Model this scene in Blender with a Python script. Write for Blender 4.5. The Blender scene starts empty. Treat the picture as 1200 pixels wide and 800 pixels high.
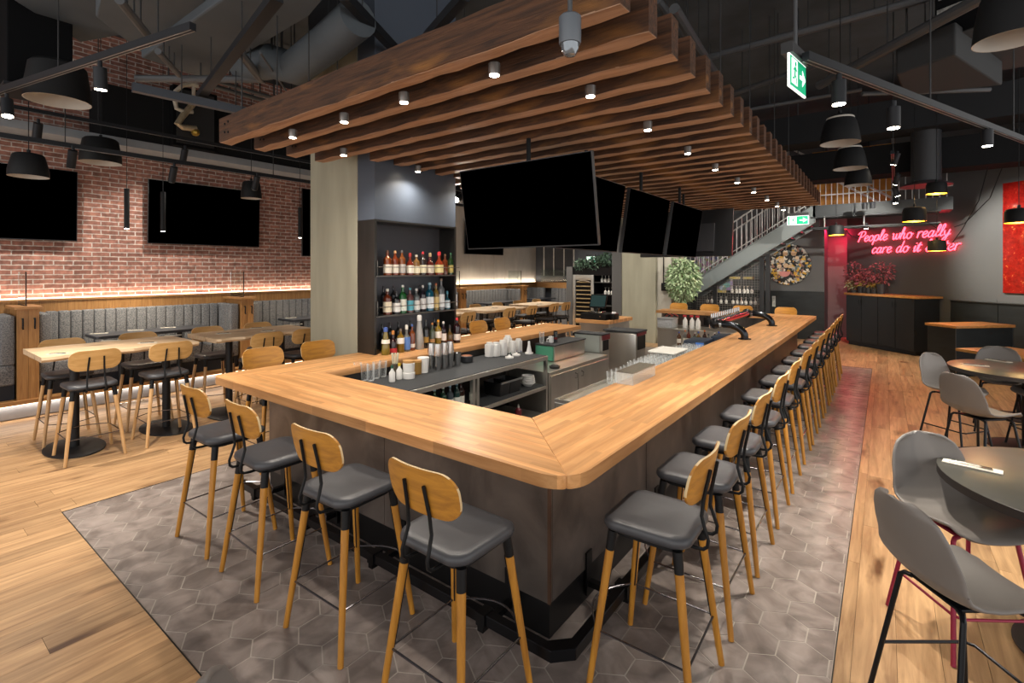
import bpy, bmesh, math, random
from mathutils import Vector, Matrix
random.seed(7)
SC=bpy.context.scene; COL=SC.collection
PI=math.pi; rad=math.radians
# ---------- the view: focal length in pixels, horizon row, eye height, turn to the left
F=580.;XH=600.;YH=316.;H=2.05;T=rad(37)
fw=(-math.sin(T),math.cos(T));rt=(math.cos(T),math.sin(T))
def ray(px,py):
    a=(px-XH)/F;b=(YH-py)/F
    return (fw[0]+rt[0]*a,fw[1]+rt[1]*a,b)
def PZ(px,py,z):
    r=ray(px,py);t=(z-H)/r[2];return Vector((r[0]*t,r[1]*t,z))
def PX(px,py,x):
    r=ray(px,py);t=x/r[0];return Vector((x,r[1]*t,H+r[2]*t))
def PY(px,py,y):
    r=ray(px,py);t=y/r[1];return Vector((r[0]*t,y,H+r[2]*t))
def PD(px,py,d):
    r=ray(px,py);return Vector((r[0]*d,r[1]*d,H+r[2]*d))
def dep(v): return v[0]*fw[0]+v[1]*fw[1]
cam=bpy.data.cameras.new('camera');camo=bpy.data.objects.new('camera',cam);COL.objects.link(camo)
camo.location=(0,0,H);camo.rotation_euler=(PI/2,0,T);cam.sensor_width=36;cam.lens=36*F/1200;cam.shift_y=-(400-YH)/1200
cam.clip_start=.05;cam.clip_end=200;SC.camera=camo
SC.view_settings.view_transform='Standard';SC.view_settings.look='None';SC.view_settings.gamma=1
SC.view_settings.use_curve_mapping=False
# ---------- materials
def lin(h):
    h=h.lstrip('#');c=[int(h[i:i+2],16)/255 for i in (0,2,4)]
    return tuple((v/12.92 if v<=.04045 else ((v+.055)/1.055)**2.4) for v in c)+(1,)
MC={}
def newmat(name):
    m=bpy.data.materials.new(name);m.use_nodes=True
    return m,m.node_tree,m.node_tree.nodes,m.node_tree.links,m.node_tree.nodes['Principled BSDF']
def M(name,col,rough=.5,metal=0,var=0,scale=8,bump=0,emit=None,es=0,trans=0,coat=0,stretch=None,spec=.5,alpha=1):
    if name in MC: return MC[name]
    m,nt,N,L,b=newmat(name);c=lin(col)
    b.inputs['Base Color'].default_value=c;b.inputs['Roughness'].default_value=rough;b.inputs['Metallic'].default_value=metal
    b.inputs['Specular IOR Level'].default_value=spec
    if trans: b.inputs['Transmission Weight'].default_value=trans;b.inputs['IOR'].default_value=1.45
    if coat: b.inputs['Coat Weight'].default_value=coat
    if alpha<1: b.inputs['Alpha'].default_value=alpha
    if emit: b.inputs['Emission Color'].default_value=lin(emit);b.inputs['Emission Strength'].default_value=es
    if var or bump:
        tc=N.new('ShaderNodeTexCoord');no=N.new('ShaderNodeTexNoise');no.inputs['Scale'].default_value=scale;no.inputs['Detail'].default_value=6
        if stretch:
            mp=N.new('ShaderNodeMapping');mp.inputs['Scale'].default_value=stretch;L.new(tc.outputs['Object'],mp.inputs[0]);L.new(mp.outputs[0],no.inputs['Vector'])
        else: L.new(tc.outputs['Object'],no.inputs['Vector'])
        if var:
            r=N.new('ShaderNodeValToRGB');e=r.color_ramp.elements
            e[0].position=.3;e[1].position=.7
            e[0].color=tuple(max(0,v*(1-var)) for v in c[:3])+(1,);e[1].color=tuple(min(1,v*(1+var)) for v in c[:3])+(1,)
            L.new(no.outputs['Fac'],r.inputs[0]);L.new(r.outputs[0],b.inputs['Base Color'])
        if bump:
            bp=N.new('ShaderNodeBump');bp.inputs['Strength'].default_value=bump;bp.inputs['Distance'].default_value=.02
            L.new(no.outputs['Fac'],bp.inputs['Height']);L.new(bp.outputs[0],b.inputs['Normal'])
    MC[name]=m;return m
def wood(name,c1,c2,axis,rough=.4,gs=1.0,island=0,knots=0,bump=.05,brick=None,dark=None,spec=.5):
    """wood with grain along axis 0/1/2; island = per-board tint; brick=(length,width) glued staves"""
    if name in MC: return MC[name]
    m,nt,N,L,b=newmat(name);b.inputs['Roughness'].default_value=rough;b.inputs['Specular IOR Level'].default_value=spec
    tc=N.new('ShaderNodeTexCoord');src=tc.outputs['Object']
    if island:
        g=N.new('ShaderNodeNewGeometry');vm=N.new('ShaderNodeVectorMath');vm.operation='SCALE';vm.inputs['Scale'].default_value=37.
        cb=N.new('ShaderNodeCombineXYZ')
        for i in range(3): L.new(g.outputs['Random Per Island'],cb.inputs[i])
        L.new(cb.outputs[0],vm.inputs[0]);ad=N.new('ShaderNodeVectorMath');L.new(src,ad.inputs[0]);L.new(vm.outputs[0],ad.inputs[1]);src2=ad.outputs[0]
    else: src2=src
    mp=N.new('ShaderNodeMapping');s=[14*gs]*3;s[axis]=.9*gs;mp.inputs['Scale'].default_value=s;L.new(src2,mp.inputs[0])
    no=N.new('ShaderNodeTexNoise');no.inputs['Scale'].default_value=1.6;no.inputs['Detail'].default_value=8;no.inputs['Roughness'].default_value=.62;no.inputs['Distortion'].default_value=.6
    L.new(mp.outputs[0],no.inputs['Vector'])
    r=N.new('ShaderNodeValToRGB');r.color_ramp.elements[0].position=.3;r.color_ramp.elements[1].position=.68
    r.color_ramp.elements[0].color=lin(c2);r.color_ramp.elements[1].color=lin(c1)
    if dark:
        e=r.color_ramp.elements.new(.2);e.color=lin(dark)
    L.new(no.outputs['Fac'],r.inputs[0]);out=r.outputs[0]
    def mul(out,val,lo,hi):
        mr=N.new('ShaderNodeMapRange');mr.inputs['To Min'].default_value=lo;mr.inputs['To Max'].default_value=hi;L.new(val,mr.inputs['Value'])
        h=N.new('ShaderNodeHueSaturation');L.new(out,h.inputs['Color']);L.new(mr.outputs[0],h.inputs['Value']);return h.outputs[0]
    if island: out=mul(out,g.outputs['Random Per Island'],1-island,1+island)
    if brick:
        mb=N.new('ShaderNodeMapping')
        if axis==1: mb.inputs['Rotation'].default_value=(0,0,PI/2)
        elif axis==2: mb.inputs['Rotation'].default_value=(0,PI/2,0)
        L.new(src,mb.inputs[0]);bt=N.new('ShaderNodeTexBrick');bt.inputs['Scale'].default_value=1
        bt.inputs['Brick Width'].default_value=brick[0];bt.inputs['Row Height'].default_value=brick[1];bt.inputs['Mortar Size'].default_value=0
        bt.inputs['Color1'].default_value=(0,0,0,1);bt.inputs['Color2'].default_value=(1,1,1,1);bt.offset=.37;bt.offset_frequency=2
        L.new(mb.outputs[0],bt.inputs['Vector']);out=mul(out,bt.outputs['Color'],1-brick[2],1+brick[2])
    if knots:
        mk=N.new('ShaderNodeMapping');s=[5.]*3;s[axis]=1.3;mk.inputs['Scale'].default_value=s;L.new(src2,mk.inputs[0])
        nk=N.new('ShaderNodeTexNoise');nk.inputs['Scale'].default_value=1.3;nk.inputs['Detail'].default_value=3;L.new(mk.outputs[0],nk.inputs['Vector'])
        mr=N.new('ShaderNodeMapRange');mr.inputs['From Min'].default_value=.60;mr.inputs['From Max'].default_value=.76;L.new(nk.outputs['Fac'],mr.inputs['Value'])
        mx=N.new('ShaderNodeMix');mx.data_type='RGBA';mx.inputs['B'].default_value=lin(knots)
        L.new(mr.outputs[0],mx.inputs['Factor']);L.new(out,mx.inputs['A']);out=mx.outputs['Result']
    L.new(out,b.inputs['Base Color'])
    if bump:
        bp=N.new('ShaderNodeBump');bp.inputs['Strength'].default_value=bump;bp.inputs['Distance'].default_value=.02
        L.new(no.outputs['Fac'],bp.inputs['Height']);L.new(bp.outputs[0],b.inputs['Normal'])
    MC[name]=m;return m
# ---------- mesh building
ORG={}
class MB:
    def __init__(s): s.bm=bmesh.new()
    def face(s,vs):
        try: s.bm.faces.new(vs)
        except ValueError: pass
        return s
    def loft(s,rings,cap=True,closed=True):
        R=[[s.bm.verts.new(p) for p in r] for r in rings];n=len(R[0])
        for a,b in zip(R,R[1:]):
            for i in range(n if closed else n-1):
                j=(i+1)%n;s.face((a[i],a[j],b[j],b[i]))
        if cap: s.face(list(reversed(R[0])));s.face(R[-1])
        return s
    def box(s,x0,x1,y0,y1,z0,z1,bv=0,seg=2):
        vs=[s.bm.verts.new((x,y,z)) for z in(z0,z1) for y in(y0,y1) for x in(x0,x1)]
        fs=[s.bm.faces.new([vs[i] for i in q]) for q in((0,2,3,1),(4,5,7,6),(0,1,5,4),(2,6,7,3),(0,4,6,2),(1,3,7,5))]
        if bv: bmesh.ops.bevel(s.bm,geom=list({e for f in fs for e in f.edges}),offset=bv,segments=seg,profile=.5,affect='EDGES')
        return s
    def obox(s,c,ux,hx,uy,hy,z0,z1,bv=0):
        ux=Vector((ux[0],ux[1],0)).normalized();uy=Vector((uy[0],uy[1],0)).normalized();c=Vector((c[0],c[1],0))
        P=[c+ux*(a*hx)+uy*(b*hy) for a,b in((-1,-1),(1,-1),(1,1),(-1,1))]
        return s.prism([(p.x,p.y) for p in P],z0,z1,bv)
    def prism(s,poly,z0,z1,bv=0,seg=2):
        a=sum(poly[i][0]*poly[(i+1)%len(poly)][1]-poly[(i+1)%len(poly)][0]*poly[i][1] for i in range(len(poly)))
        if a<0: poly=list(reversed(poly))
        k=len(s.bm.faces)
        s.loft([[(x,y,z0) for x,y in poly],[(x,y,z1) for x,y in poly]])
        if bv:
            s.bm.faces.ensure_lookup_table();fs=s.bm.faces[k:]
            bmesh.ops.bevel(s.bm,geom=list({e for f in fs for e in f.edges}),offset=bv,segments=seg,profile=.5,affect='EDGES')
        return s
    def tube(s,pts,r,n=8,r1=None,closed=False,cap=True):
        P=[Vector(p) for p in pts];m=len(P);up=None;rings=[]
        for i in range(m):
            if closed: t=P[(i+1)%m]-P[i-1]
            else: t=P[min(i+1,m-1)]-P[max(i-1,0)]
            t=t.normalized()
            if up is None:
                up=Vector((0,0,1)) if abs(t.z)<.9 else Vector((1,0,0))
                up=(up-t*up.dot(t)).normalized()
            else: up=(up-t*up.dot(t)).normalized()
            w=t.cross(up);rr=r if r1 is None else r+(r1-r)*i/(m-1)
            rings.append([P[i]+(up*math.cos(2*PI*k/n)+w*math.sin(2*PI*k/n))*rr for k in range(n)])
        if closed: rings.append(rings[0]);return s.loft(rings,cap=False)
        return s.loft(rings,cap=cap)
    def cyl(s,a,b,r,r1=None,n=16): return s.tube([a,b],r,n,r if r1 is None else r1)
    def lathe(s,c,prof,n=20,cap=True,axis=None):
        rings=[[(c[0]+r*math.cos(2*PI*k/n),c[1]+r*math.sin(2*PI*k/n),c[2]+z) for k in range(n)] for r,z in prof]
        return s.loft(rings,cap=cap)
    def sphere(s,c,r,sx=1,sy=1,sz=1,n=10):
        Mx=Matrix.Translation(c)@Matrix.Diagonal((sx*r,sy*r,sz*r,1))
        bmesh.ops.create_uvsphere(s.bm,u_segments=n,v_segments=max(4,n//2+1),radius=1,matrix=Mx);return s
    def grid(s,f,nu,nv):
        V=[[s.bm.verts.new(f(i/nu,j/nv)) for j in range(nv+1)] for i in range(nu+1)]
        for i in range(nu):
            for j in range(nv): s.face((V[i][j],V[i+1][j],V[i+1][j+1],V[i][j+1]))
        return s
    def quad(s,a,b,c,d): return s.face([s.bm.verts.new(p) for p in(a,b,c,d)])
    def build(s,name,mat,parent=None,smooth=True,ang=35,org=None):
        me=bpy.data.meshes.new(name)
        bmesh.ops.recalc_face_normals(s.bm,faces=s.bm.faces)
        if parent is not None and parent.name in ORG: o0=Vector(ORG[parent.name])
        elif parent is not None: o0=Vector((0,0,0))
        elif org is not None: o0=Vector(org)
        else:
            xs=[v.co for v in s.bm.verts]
            o0=Vector(((min(v.x for v in xs)+max(v.x for v in xs))/2,(min(v.y for v in xs)+max(v.y for v in xs))/2,min(v.z for v in xs)))
        bmesh.ops.translate(s.bm,verts=s.bm.verts,vec=-o0)
        s.bm.to_mesh(me);s.bm.free()
        me.materials.append(mat)
        if smooth:
            for p in me.polygons: p.use_smooth=True
            me.set_sharp_from_angle(angle=rad(ang))
        o=bpy.data.objects.new(name,me);COL.objects.link(o)
        if parent is not None:
            o.parent=parent
            ORG[o.name]=o0
        else: o.location=o0;ORG[o.name]=o0
        return o
def build_split(mb,name,mat,parent=None,smooth=True):
    '''every separate piece of the shape becomes a part of its own'''
    bm=mb.bm;bm.verts.index_update();bm.faces.index_update();left=set(bm.verts);out=[]
    while left:
        st=[left.pop()];comp=set(st)
        while st:
            v=st.pop()
            for e in v.link_edges:
                o=e.other_vert(v)
                if o in left: left.discard(o);comp.add(o);st.append(o)
        n=MB();mp={}
        for v in sorted(comp,key=lambda v:v.index): mp[v]=n.bm.verts.new(v.co)
        fs={f for v in comp for f in v.link_faces}
        for f in sorted(fs,key=lambda f:f.index): n.face([mp[v] for v in f.verts])
        out.append((min(v.co.x for v in comp),min(v.co.y for v in comp),n))
    out.sort(key=lambda t:t[:2])
    bm.free()
    return [n.build(name,mat,parent,smooth) for _,_,n in out]
def tag(o,label,cat,group=None,kind=None):
    if label:o['label']=label
    if cat:o['category']=cat
    if group:o['group']=group
    if kind:o['kind']=kind
    return o
def thing(name,label,cat,loc=(0,0,0),group=None):
    o=bpy.data.objects.new(name,None);COL.objects.link(o);o.location=loc;o.empty_display_size=.1
    ORG[o.name]=Vector(loc);return tag(o,label,cat,group)
def struct(o): o['kind']='structure';return o
def dup(root,loc,rz=0,label=None,group=None):
    r=root.copy();COL.objects.link(r);r.location=loc;r.rotation_euler=(0,0,rz)
    if label:r['label']=label
    if group:r['group']=group
    for ch in list(root.children):
        if ch.type=='LIGHT': continue
        c=ch.copy();COL.objects.link(c);c.parent=r
        for g in list(ch.children):
            d=g.copy();COL.objects.link(d);d.parent=c
    return r
class Proto:
    """first use places the built thing itself, later uses copy it"""
    def __init__(s,root): s.root=root;s.used=False
    def put(s,loc,rz=0,label=None,group=None):
        if not s.used:
            s.used=True;r=s.root;r.location=loc;r.rotation_euler=(0,0,rz)
            if label:r['label']=label
            if group:r['group']=group
            return r
        return dup(s.root,loc,rz,label,group)
def rrect(w,h,r,n=5):
    pts=[]
    for cx,cy,a0 in((w/2-r,h/2-r,0),(-w/2+r,h/2-r,90),(-w/2+r,-h/2+r,180),(w/2-r,-h/2+r,270)):
        for i in range(n+1):
            a=rad(a0+90*i/n);pts.append((cx+r*math.cos(a),cy+r*math.sin(a)))
    return pts
def spot(parent,loc,power,angle,col=(1,.9,.78),blend=.5,size=.03,to=None):
    l=bpy.data.lights.new('bulb','SPOT');l.energy=power;l.spot_size=rad(angle);l.spot_blend=blend;l.color=col;l.shadow_soft_size=size
    o=bpy.data.objects.new('bulb',l);COL.objects.link(o)
    o0=ORG.get(parent.name,Vector((0,0,0)));o.parent=parent;o.location=Vector(loc)-o0
    if to is not None: o.rotation_euler=(Vector(to)-Vector(loc)).to_track_quat('-Z','Y').to_euler()
    return o
def area(parent,loc,sx,sy,power,rot=(0,0,0),col=(1,.85,.65)):
    l=bpy.data.lights.new('lamp','AREA');l.shape='RECTANGLE';l.size=sx;l.size_y=sy;l.energy=power;l.color=col
    o=bpy.data.objects.new('lamp',l);COL.objects.link(o);o0=ORG.get(parent.name,Vector((0,0,0)));o.parent=parent;o.location=Vector(loc)-o0;o.rotation_euler=rot
    return o
def point(parent,loc,power,col=(1,.85,.65),r=.04):
    l=bpy.data.lights.new('bulb','POINT');l.energy=power;l.color=col;l.shadow_soft_size=r
    o=bpy.data.objects.new('bulb',l);COL.objects.link(o);o0=ORG.get(parent.name,Vector((0,0,0)));o.parent=parent;o.location=Vector(loc)-o0
    return o
BLACK=M('black_metal','#141517',.5,.2,spec=.3)
ST=M('stainless_steel','#c4c1ba',.3,.85,var=.12,scale=3,stretch=(1,1,.1))
# ================= THE SETTING =================
WX=-10.4
oak_fl=wood('oak_floor','#bf9a71','#886646',1,rough=.36,gs=.9,island=.2,knots='#4f3018',bump=.03)
dark_gap=M('floor_gap','#5a3a20',.8)
# tiled zone X[-5.56,-.215] Y[1.055,12.67]
TX0,TX1,TY0,TY1=-5.56,-.215,1.055,12.67
FX0,FX1,FY0,FY1=-10.4,7.,-4.5,19.
struct(MB().quad((FX0,FY0,-.012),(FX1,FY0,-.012),(FX1,FY1,-.012),(FX0,FY1,-.012)).build('floor',dark_gap,org=(0,0,0)))
mb=MB();w=.19
def plank(x0,x1,y0,y1):
    if x1-x0<.01 or y1-y0<.02:return
    mb.box(x0+.001,x1-.001,y0+.001,y1-.001,-.012,0)
x=FX0;k=0
while x<FX1:
    y=FY0-random.random()*1.9
    while y<FY1:
        L=1.9 if random.random()<.75 else 1.2
        a,b=max(y,FY0),min(y+L,FY1);y+=L
        if b<=a: continue
        xa,xb=x,min(x+w,FX1)
        # subtract the tile zone
        if xb<=TX0 or xa>=TX1 or b<=TY0 or a>=TY1: plank(xa,xb,a,b);continue
        if a<TY0: plank(xa,xb,a,TY0)
        if b>TY1: plank(xa,xb,TY1,b)
        a2,b2=max(a,TY0),min(b,TY1)
        if xa<TX0: plank(xa,TX0,a2,b2)
        if xb>TX1: plank(TX1,xb,a2,b2)
    x+=w
struct(mb.build('floor_oak_planks',oak_fl,smooth=False,org=(0,0,0)))
# hexagonal tiles
m,nt,N,L,b=newmat('hex_tile');b.inputs['Roughness'].default_value=.35
g=N.new('ShaderNodeNewGeometry');tc=N.new('ShaderNodeTexCoord');no=N.new('ShaderNodeTexNoise');no.inputs['Scale'].default_value=5;no.inputs['Detail'].default_value=6;no.inputs['Distortion'].default_value=1.2
L.new(tc.outputs['Object'],no.inputs['Vector']);r=N.new('ShaderNodeValToRGB');r.color_ramp.elements[0].position=.32;r.color_ramp.elements[1].position=.7
r.color_ramp.elements[0].color=lin('#6b615c');r.color_ramp.elements[1].color=lin('#998d87');L.new(no.outputs['Fac'],r.inputs[0])
mr=N.new('ShaderNodeMapRange');mr.inputs['To Min'].default_value=.84;mr.inputs['To Max'].default_value=1.12;L.new(g.outputs['Random Per Island'],mr.inputs['Value'])
hs=N.new('ShaderNodeHueSaturation');L.new(r.outputs[0],hs.inputs['Color']);L.new(mr.outputs[0],hs.inputs['Value']);L.new(hs.outputs[0],b.inputs['Base Color'])
bp=N.new('ShaderNodeBump');bp.inputs['Strength'].default_value=.06;L.new(no.outputs['Fac'],bp.inputs['Height']);L.new(bp.outputs[0],b.inputs['Normal'])
hexm=m
struct(MB().box(TX0,TX1,TY0,TY1,-.02,-.0016).build('floor_tile_grout',M('grout','#a9a198',.85,var=.08),smooth=False,org=(0,0,0)))
mb=MB();W=.2335;sd=W/math.sqrt(3);g_=.0035
row=-6
while True:
    cy=1.80+row*1.5*sd
    if cy>TY1+sd:break
    cx=-2.451-W*16+(W/2 if row%2 else 0)
    while cx<TX1+W:
        if cx>TX0-W and cy>TY0-sd:
            R=sd-g_/math.cos(PI/6)
            def ring(R,z): return [(cx+R*math.sin(PI/3*i),cy+R*math.cos(PI/3*i),z) for i in range(6)]
            p=ring(R,-.004);inside=[TX0<v[0]<TX1 and TY0<v[1]<TY1 for v in p]
            if any(inside):
                def clip(poly):
                    for ax,val,sg in((0,TX0+.003,1),(0,TX1-.003,-1),(1,TY0+.003,1),(1,TY1-.003,-1)):
                        out=[]
                        for i in range(len(poly)):
                            a,c=poly[i-1],poly[i];da=(a[ax]-val)*sg;dc=(c[ax]-val)*sg
                            if da*dc<0:
                                t=da/(da-dc);out.append(tuple(a[q]+(c[q]-a[q])*t for q in range(2)))
                            if dc>=0: out.append(c)
                        poly=out
                        if len(poly)<3:return None
                    return poly
                q=clip([(v[0],v[1]) for v in p])
                if q: mb.loft([[(x_,y_,-.006) for x_,y_ in reversed(q)],[(x_,y_,0) for x_,y_ in reversed(q)]])
        cx+=W
    row+=1
struct(mb.build('floor_hexagon_tiles',hexm,smooth=False,org=(0,0,0)))
mb=MB()
for a in((TX0-.006,TX0,TY0,TY1),(TX1,TX1+.006,TY0,TY1),(TX0-.006,TX1+.006,TY0-.006,TY0),(TX0-.006,TX1+.006,TY1,TY1+.006)): mb.box(*a,-.012,.002)
struct(mb.build('trim_1',M('edge_strip','#2b2928',.4,.5),smooth=False,org=(0,0,0)))

# brick wall
m,nt,N,L,b=newmat('brick');b.inputs['Roughness'].default_value=.85
tc=N.new('ShaderNodeTexCoord');sx=N.new('ShaderNodeSeparateXYZ');L.new(tc.outputs['Object'],sx.inputs[0]);cb=N.new('ShaderNodeCombineXYZ')
L.new(sx.outputs['Y'],cb.inputs[0]);L.new(sx.outputs['Z'],cb.inputs[1])
nd=N.new('ShaderNodeTexNoise');nd.inputs['Scale'].default_value=7;L.new(tc.outputs['Object'],nd.inputs['Vector'])
vs=N.new('ShaderNodeVectorMath');vs.operation='MULTIPLY_ADD';vs.inputs[1].default_value=(.018,.018,0);L.new(nd.outputs['Color'],vs.inputs[0]);L.new(cb.outputs[0],vs.inputs[2])
bt=N.new('ShaderNodeTexBrick');bt.inputs['Scale'].default_value=1;bt.inputs['Brick Width'].default_value=.235;bt.inputs['Row Height'].default_value=.0735
bt.inputs['Mortar Size'].default_value=.0085;bt.inputs['Mortar Smooth'].default_value=.25;bt.inputs['Color1'].default_value=lin('#7a5246');bt.inputs['Color2'].default_value=lin('#9e6c5d');bt.inputs['Mortar'].default_value=lin('#b5aaa2')
L.new(vs.outputs[0],bt.inputs['Vector'])
n2=N.new('ShaderNodeTexNoise');n2.inputs['Scale'].default_value=16;n2.inputs['Detail'].default_value=5;L.new(tc.outputs['Object'],n2.inputs['Vector'])
mr=N.new('ShaderNodeMapRange');mr.inputs['From Min'].default_value=.3;mr.inputs['From Max'].default_value=.7;mr.inputs['To Min'].default_value=.62;mr.inputs['To Max'].default_value=1.3;L.new(n2.outputs['Fac'],mr.inputs['Value'])
hs=N.new('ShaderNodeHueSaturation');L.new(bt.outputs['Color'],hs.inputs['Color']);L.new(mr.outputs[0],hs.inputs['Value']);L.new(hs.outputs[0],b.inputs['Base Color'])
bp=N.new('ShaderNodeBump');bp.invert=True;bp.inputs['Strength'].default_value=.7;bp.inputs['Distance'].default_value=.012;L.new(bt.outputs['Fac'],bp.inputs['Height']);L.new(bp.outputs[0],b.inputs['Normal'])
brick=m
CZ=6.0
struct(MB().box(WX-.2,WX,-4.5,8.6,0,CZ).build('wall_left',brick,smooth=False,org=(0,0,0)))
conc=M('board_formed_concrete','#94917f',.8,var=.17,scale=1.6,bump=.12,stretch=(2.2,2.2,.35))
concp=M('concrete_panel','#b0a9a0',.75,var=.09,scale=2,stretch=(2,2,.5))
mb=MB();y=8.6
for y1 in(10.96,11.58,12.81,13.41,14.15,15.3): mb.box(WX-.2,WX,y+.006,y1-.006,0,CZ,.004);y=y1
struct(mb.build('wall_left_panels',concp,smooth=False,org=(0,0,0)))
darkwall=M('charcoal_paint','#3f4144',.6,var=.06,scale=1.5)
bluewall=M('slate_paint','#474b52',.55,var=.05,scale=1.5)
struct(MB().box(WX-.2,-5.4,15.3,15.5,0,CZ).build('wall_back_left',bluewall,smooth=False,org=(0,0,0)))
# art wall, niche and the diagonal wall
AY=16.9
ax1=PY(966,330,AY).x
struct(MB().box(-6.5,ax1,AY,AY+.2,0,CZ).build('wall_back',M('dark_slate_paint','#55585b',.6,var=.05,scale=1.5),smooth=False,org=(0,0,0)))
s2=math.sqrt(.5);DU=Vector((-s2,s2,0));DV=Vector((s2,s2,0))
CF=PZ(1072,417.5,0)            # front right corner of the tall cabinet
DW0=CF+DV*.74                  # a point of the diagonal wall
def dw(t,off=0,z=0): p=DW0+DU*t-DV*off;return Vector((p.x,p.y,z))
m_dg=M('diagonal_wall_paint','#505254',.62,var=.05,scale=1.2)
ob=MB();c=dw(-1.2,-.1);ob.obox(c,DU,4.0,DV,.1,0,CZ)
struct(ob.build('wall_right',m_dg,smooth=False,org=(0,0,0)))
# the red side of the niche
nY=AY+1.15
struct(MB().box(ax1-.1,ax1+1.5,nY,nY+.15,0,CZ).build('wall_niche',M('niche_paint','#6a5c5e',.6),smooth=False,org=(0,0,0)))
struct(MB().box(ax1-.12,ax1,AY+.2,nY,0,CZ).build('wall_niche_side',darkwall,smooth=False,org=(0,0,0)))
# wainscot on the art wall and on the diagonal wall
wain=M('blued_steel_panel','#34383a',.38,.6,var=.2,scale=2,stretch=(1,1,3))
z0=PY(930,341,AY-.05).z
struct(MB().box(-6.4,ax1+.005,AY-.05,AY-.002,0,z0,.004).build('trim_2',wain,smooth=False,org=(0,0,0)))
zt=H+(316-346)/F*dep(dw(0))
ob=MB()
for k in range(5): ob.obox(dw(-.75-1.0*k,.03),DU,.495,DV,.03,0,1.33,.004)
struct(ob.build('trim_3',wain,smooth=False,org=(0,0,0)))
ob=MB();ob.obox(dw(-2.9,.05),DU,2.65,DV,.05,1.33,1.35)
struct(ob.build('trim_4',M('steel_cap','#6e7072',.3,.9),smooth=False,org=(0,0,0)))
# ceiling
struct(MB().box(-10.6,7.5,-4.6,20,CZ,CZ+.2).build('ceiling',M('sprayed_ceiling','#3d4348',.95,var=.35,scale=1.3,bump=.3),smooth=False,org=(0,0,0)))
# dark bulkhead in front of the upper brick wall
bz=3.95
p=PZ(0,128,bz);bx=p.x
struct(MB().box(WX+.01,WX+.75,-.9,15.2,4.02,4.14).build('trim_5',M('pale_soffit','#84888d',.8,var=.06),smooth=False,org=(0,0,0)))
struct(MB().box(WX+.01,WX+.72,2.3,15.2,4.14,4.95).build('trim_6',M('matt_black_board','#1c1d1f',.9,spec=.15),smooth=False,org=(0,0,0)))
# black bulkheads high at the back right
blk=M('matt_black_board','#1c1d1f',.9,spec=.15)
a=PY(925,186,13.2);c=PY(1200,160,13.2)
struct(MB().box(a.x-2.5,c.x+2,13.2,13.9,H+(316-214)/F*dep(a),H+(316-183)/F*dep(a)).build('trim_7',blk,smooth=False,org=(0,0,0)))
struct(MB().box(a.x-2.5,c.x+2,12.4,13.1,H+(316-196)/F*dep(a)+.35,H+(316-165)/F*dep(a)+.35).build('trim_8',M('black_steel_beam','#25272a',.8,spec=.2),smooth=False,org=(0,0,0)))
# upper floor behind the landing: pale back wall and a timber wall
ub=PY(1100,210,18.6)
# upper floor slab
S_Y=14.5
lz0=PY(1117,255-10,S_Y).z
struct(MB().box(-1.45,PY(1117,245,S_Y).x,S_Y,S_Y+.9,lz0,lz0+.28).build('trim_9',M('landing_steel','#3d4144',.5,.4),smooth=False,org=(0,0,0)))
q0=PY(962,230,16.6);q1=PY(1012,230,16.6)
struct(MB().box(q0.x-.2,q1.x+.6,16.5,16.6,lz0+.3,CZ-.6).build('trim_10',wood('upper_oak_panel','#d1993f','#b57f34',0,gs=.6,brick=(3,.35,.1),bump=0),smooth=False,org=(0,0,0)))
struct(MB().box(q1.x+.6,q1.x+4.6,16.5,16.6,lz0+.3,CZ).build('trim_11',M('upper_grey_panel','#8a8c8e',.7),smooth=False,org=(0,0,0)))

# ================= BOOTHS =================
oak=wood('oak_panel','#b98a55','#936636',2,rough=.45,gs=1.6,island=.06,bump=.03)
oakh=wood('oak_cap','#bb8c58','#98693a',1,rough=.4,gs=1.4,bump=.03)
m,nt,N,L,b=newmat('tweed');b.inputs['Roughness'].default_value=.95
tc=N.new('ShaderNodeTexCoord');no=N.new('ShaderNodeTexNoise');no.inputs['Scale'].default_value=70;no.inputs['Detail'].default_value=4;L.new(tc.outputs['Object'],no.inputs['Vector'])
r=N.new('ShaderNodeValToRGB');r.color_ramp.elements[0].position=.35;r.color_ramp.elements[1].position=.65;r.color_ramp.elements[0].color=lin('#56575a');r.color_ramp.elements[1].color=lin('#8b8b8b');L.new(no.outputs['Fac'],r.inputs[0]);L.new(r.outputs[0],b.inputs['Base Color'])
tweed=m
navy=M('bench_kick','#1b1e26',.7)
plinthm=M('metal_plinth','#98989a',.45,.5,var=.15,scale=2)
ledm=M('led_strip','#fff0dd',.5,emit='#ffdcb8',es=3)
posts=[(-1.72,-1.50),(1.335,1.558),(4.298,4.514),(7.25,7.47),(10.22,10.45),(13.2,13.43)]
# raised base with the glowing gap under its nosing
pb=thing('booth_platform','long low metal clad platform glowing along its foot under the booths by the brick wall','platform',(-9.9,5.5,0))
MB().box(-10.39,-9.5,-4.4,15.25,.012,.20).build('plinth',plinthm,pb,False)
MB().box(-10.39,-9.45,-4.4,15.25,.20,.255,.004).build('nosing',oakh,pb,False)
MB().box(-9.49,-9.475,-4.4,15.2,.188,.2).build('light_strip',ledm,pb,False)
area(pb,(-9.47,2.5,.185),.03,13,13,rot=(0,0,0),col=(1,.93,.85))
area(pb,(-9.47,11.5,.185),.03,7,5,rot=(0,0,0),col=(1,.93,.85))
names=['near end of the room','left of the near wall screen','between the two wall screens','behind the concrete column','beyond the column','at the far corner']
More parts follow.
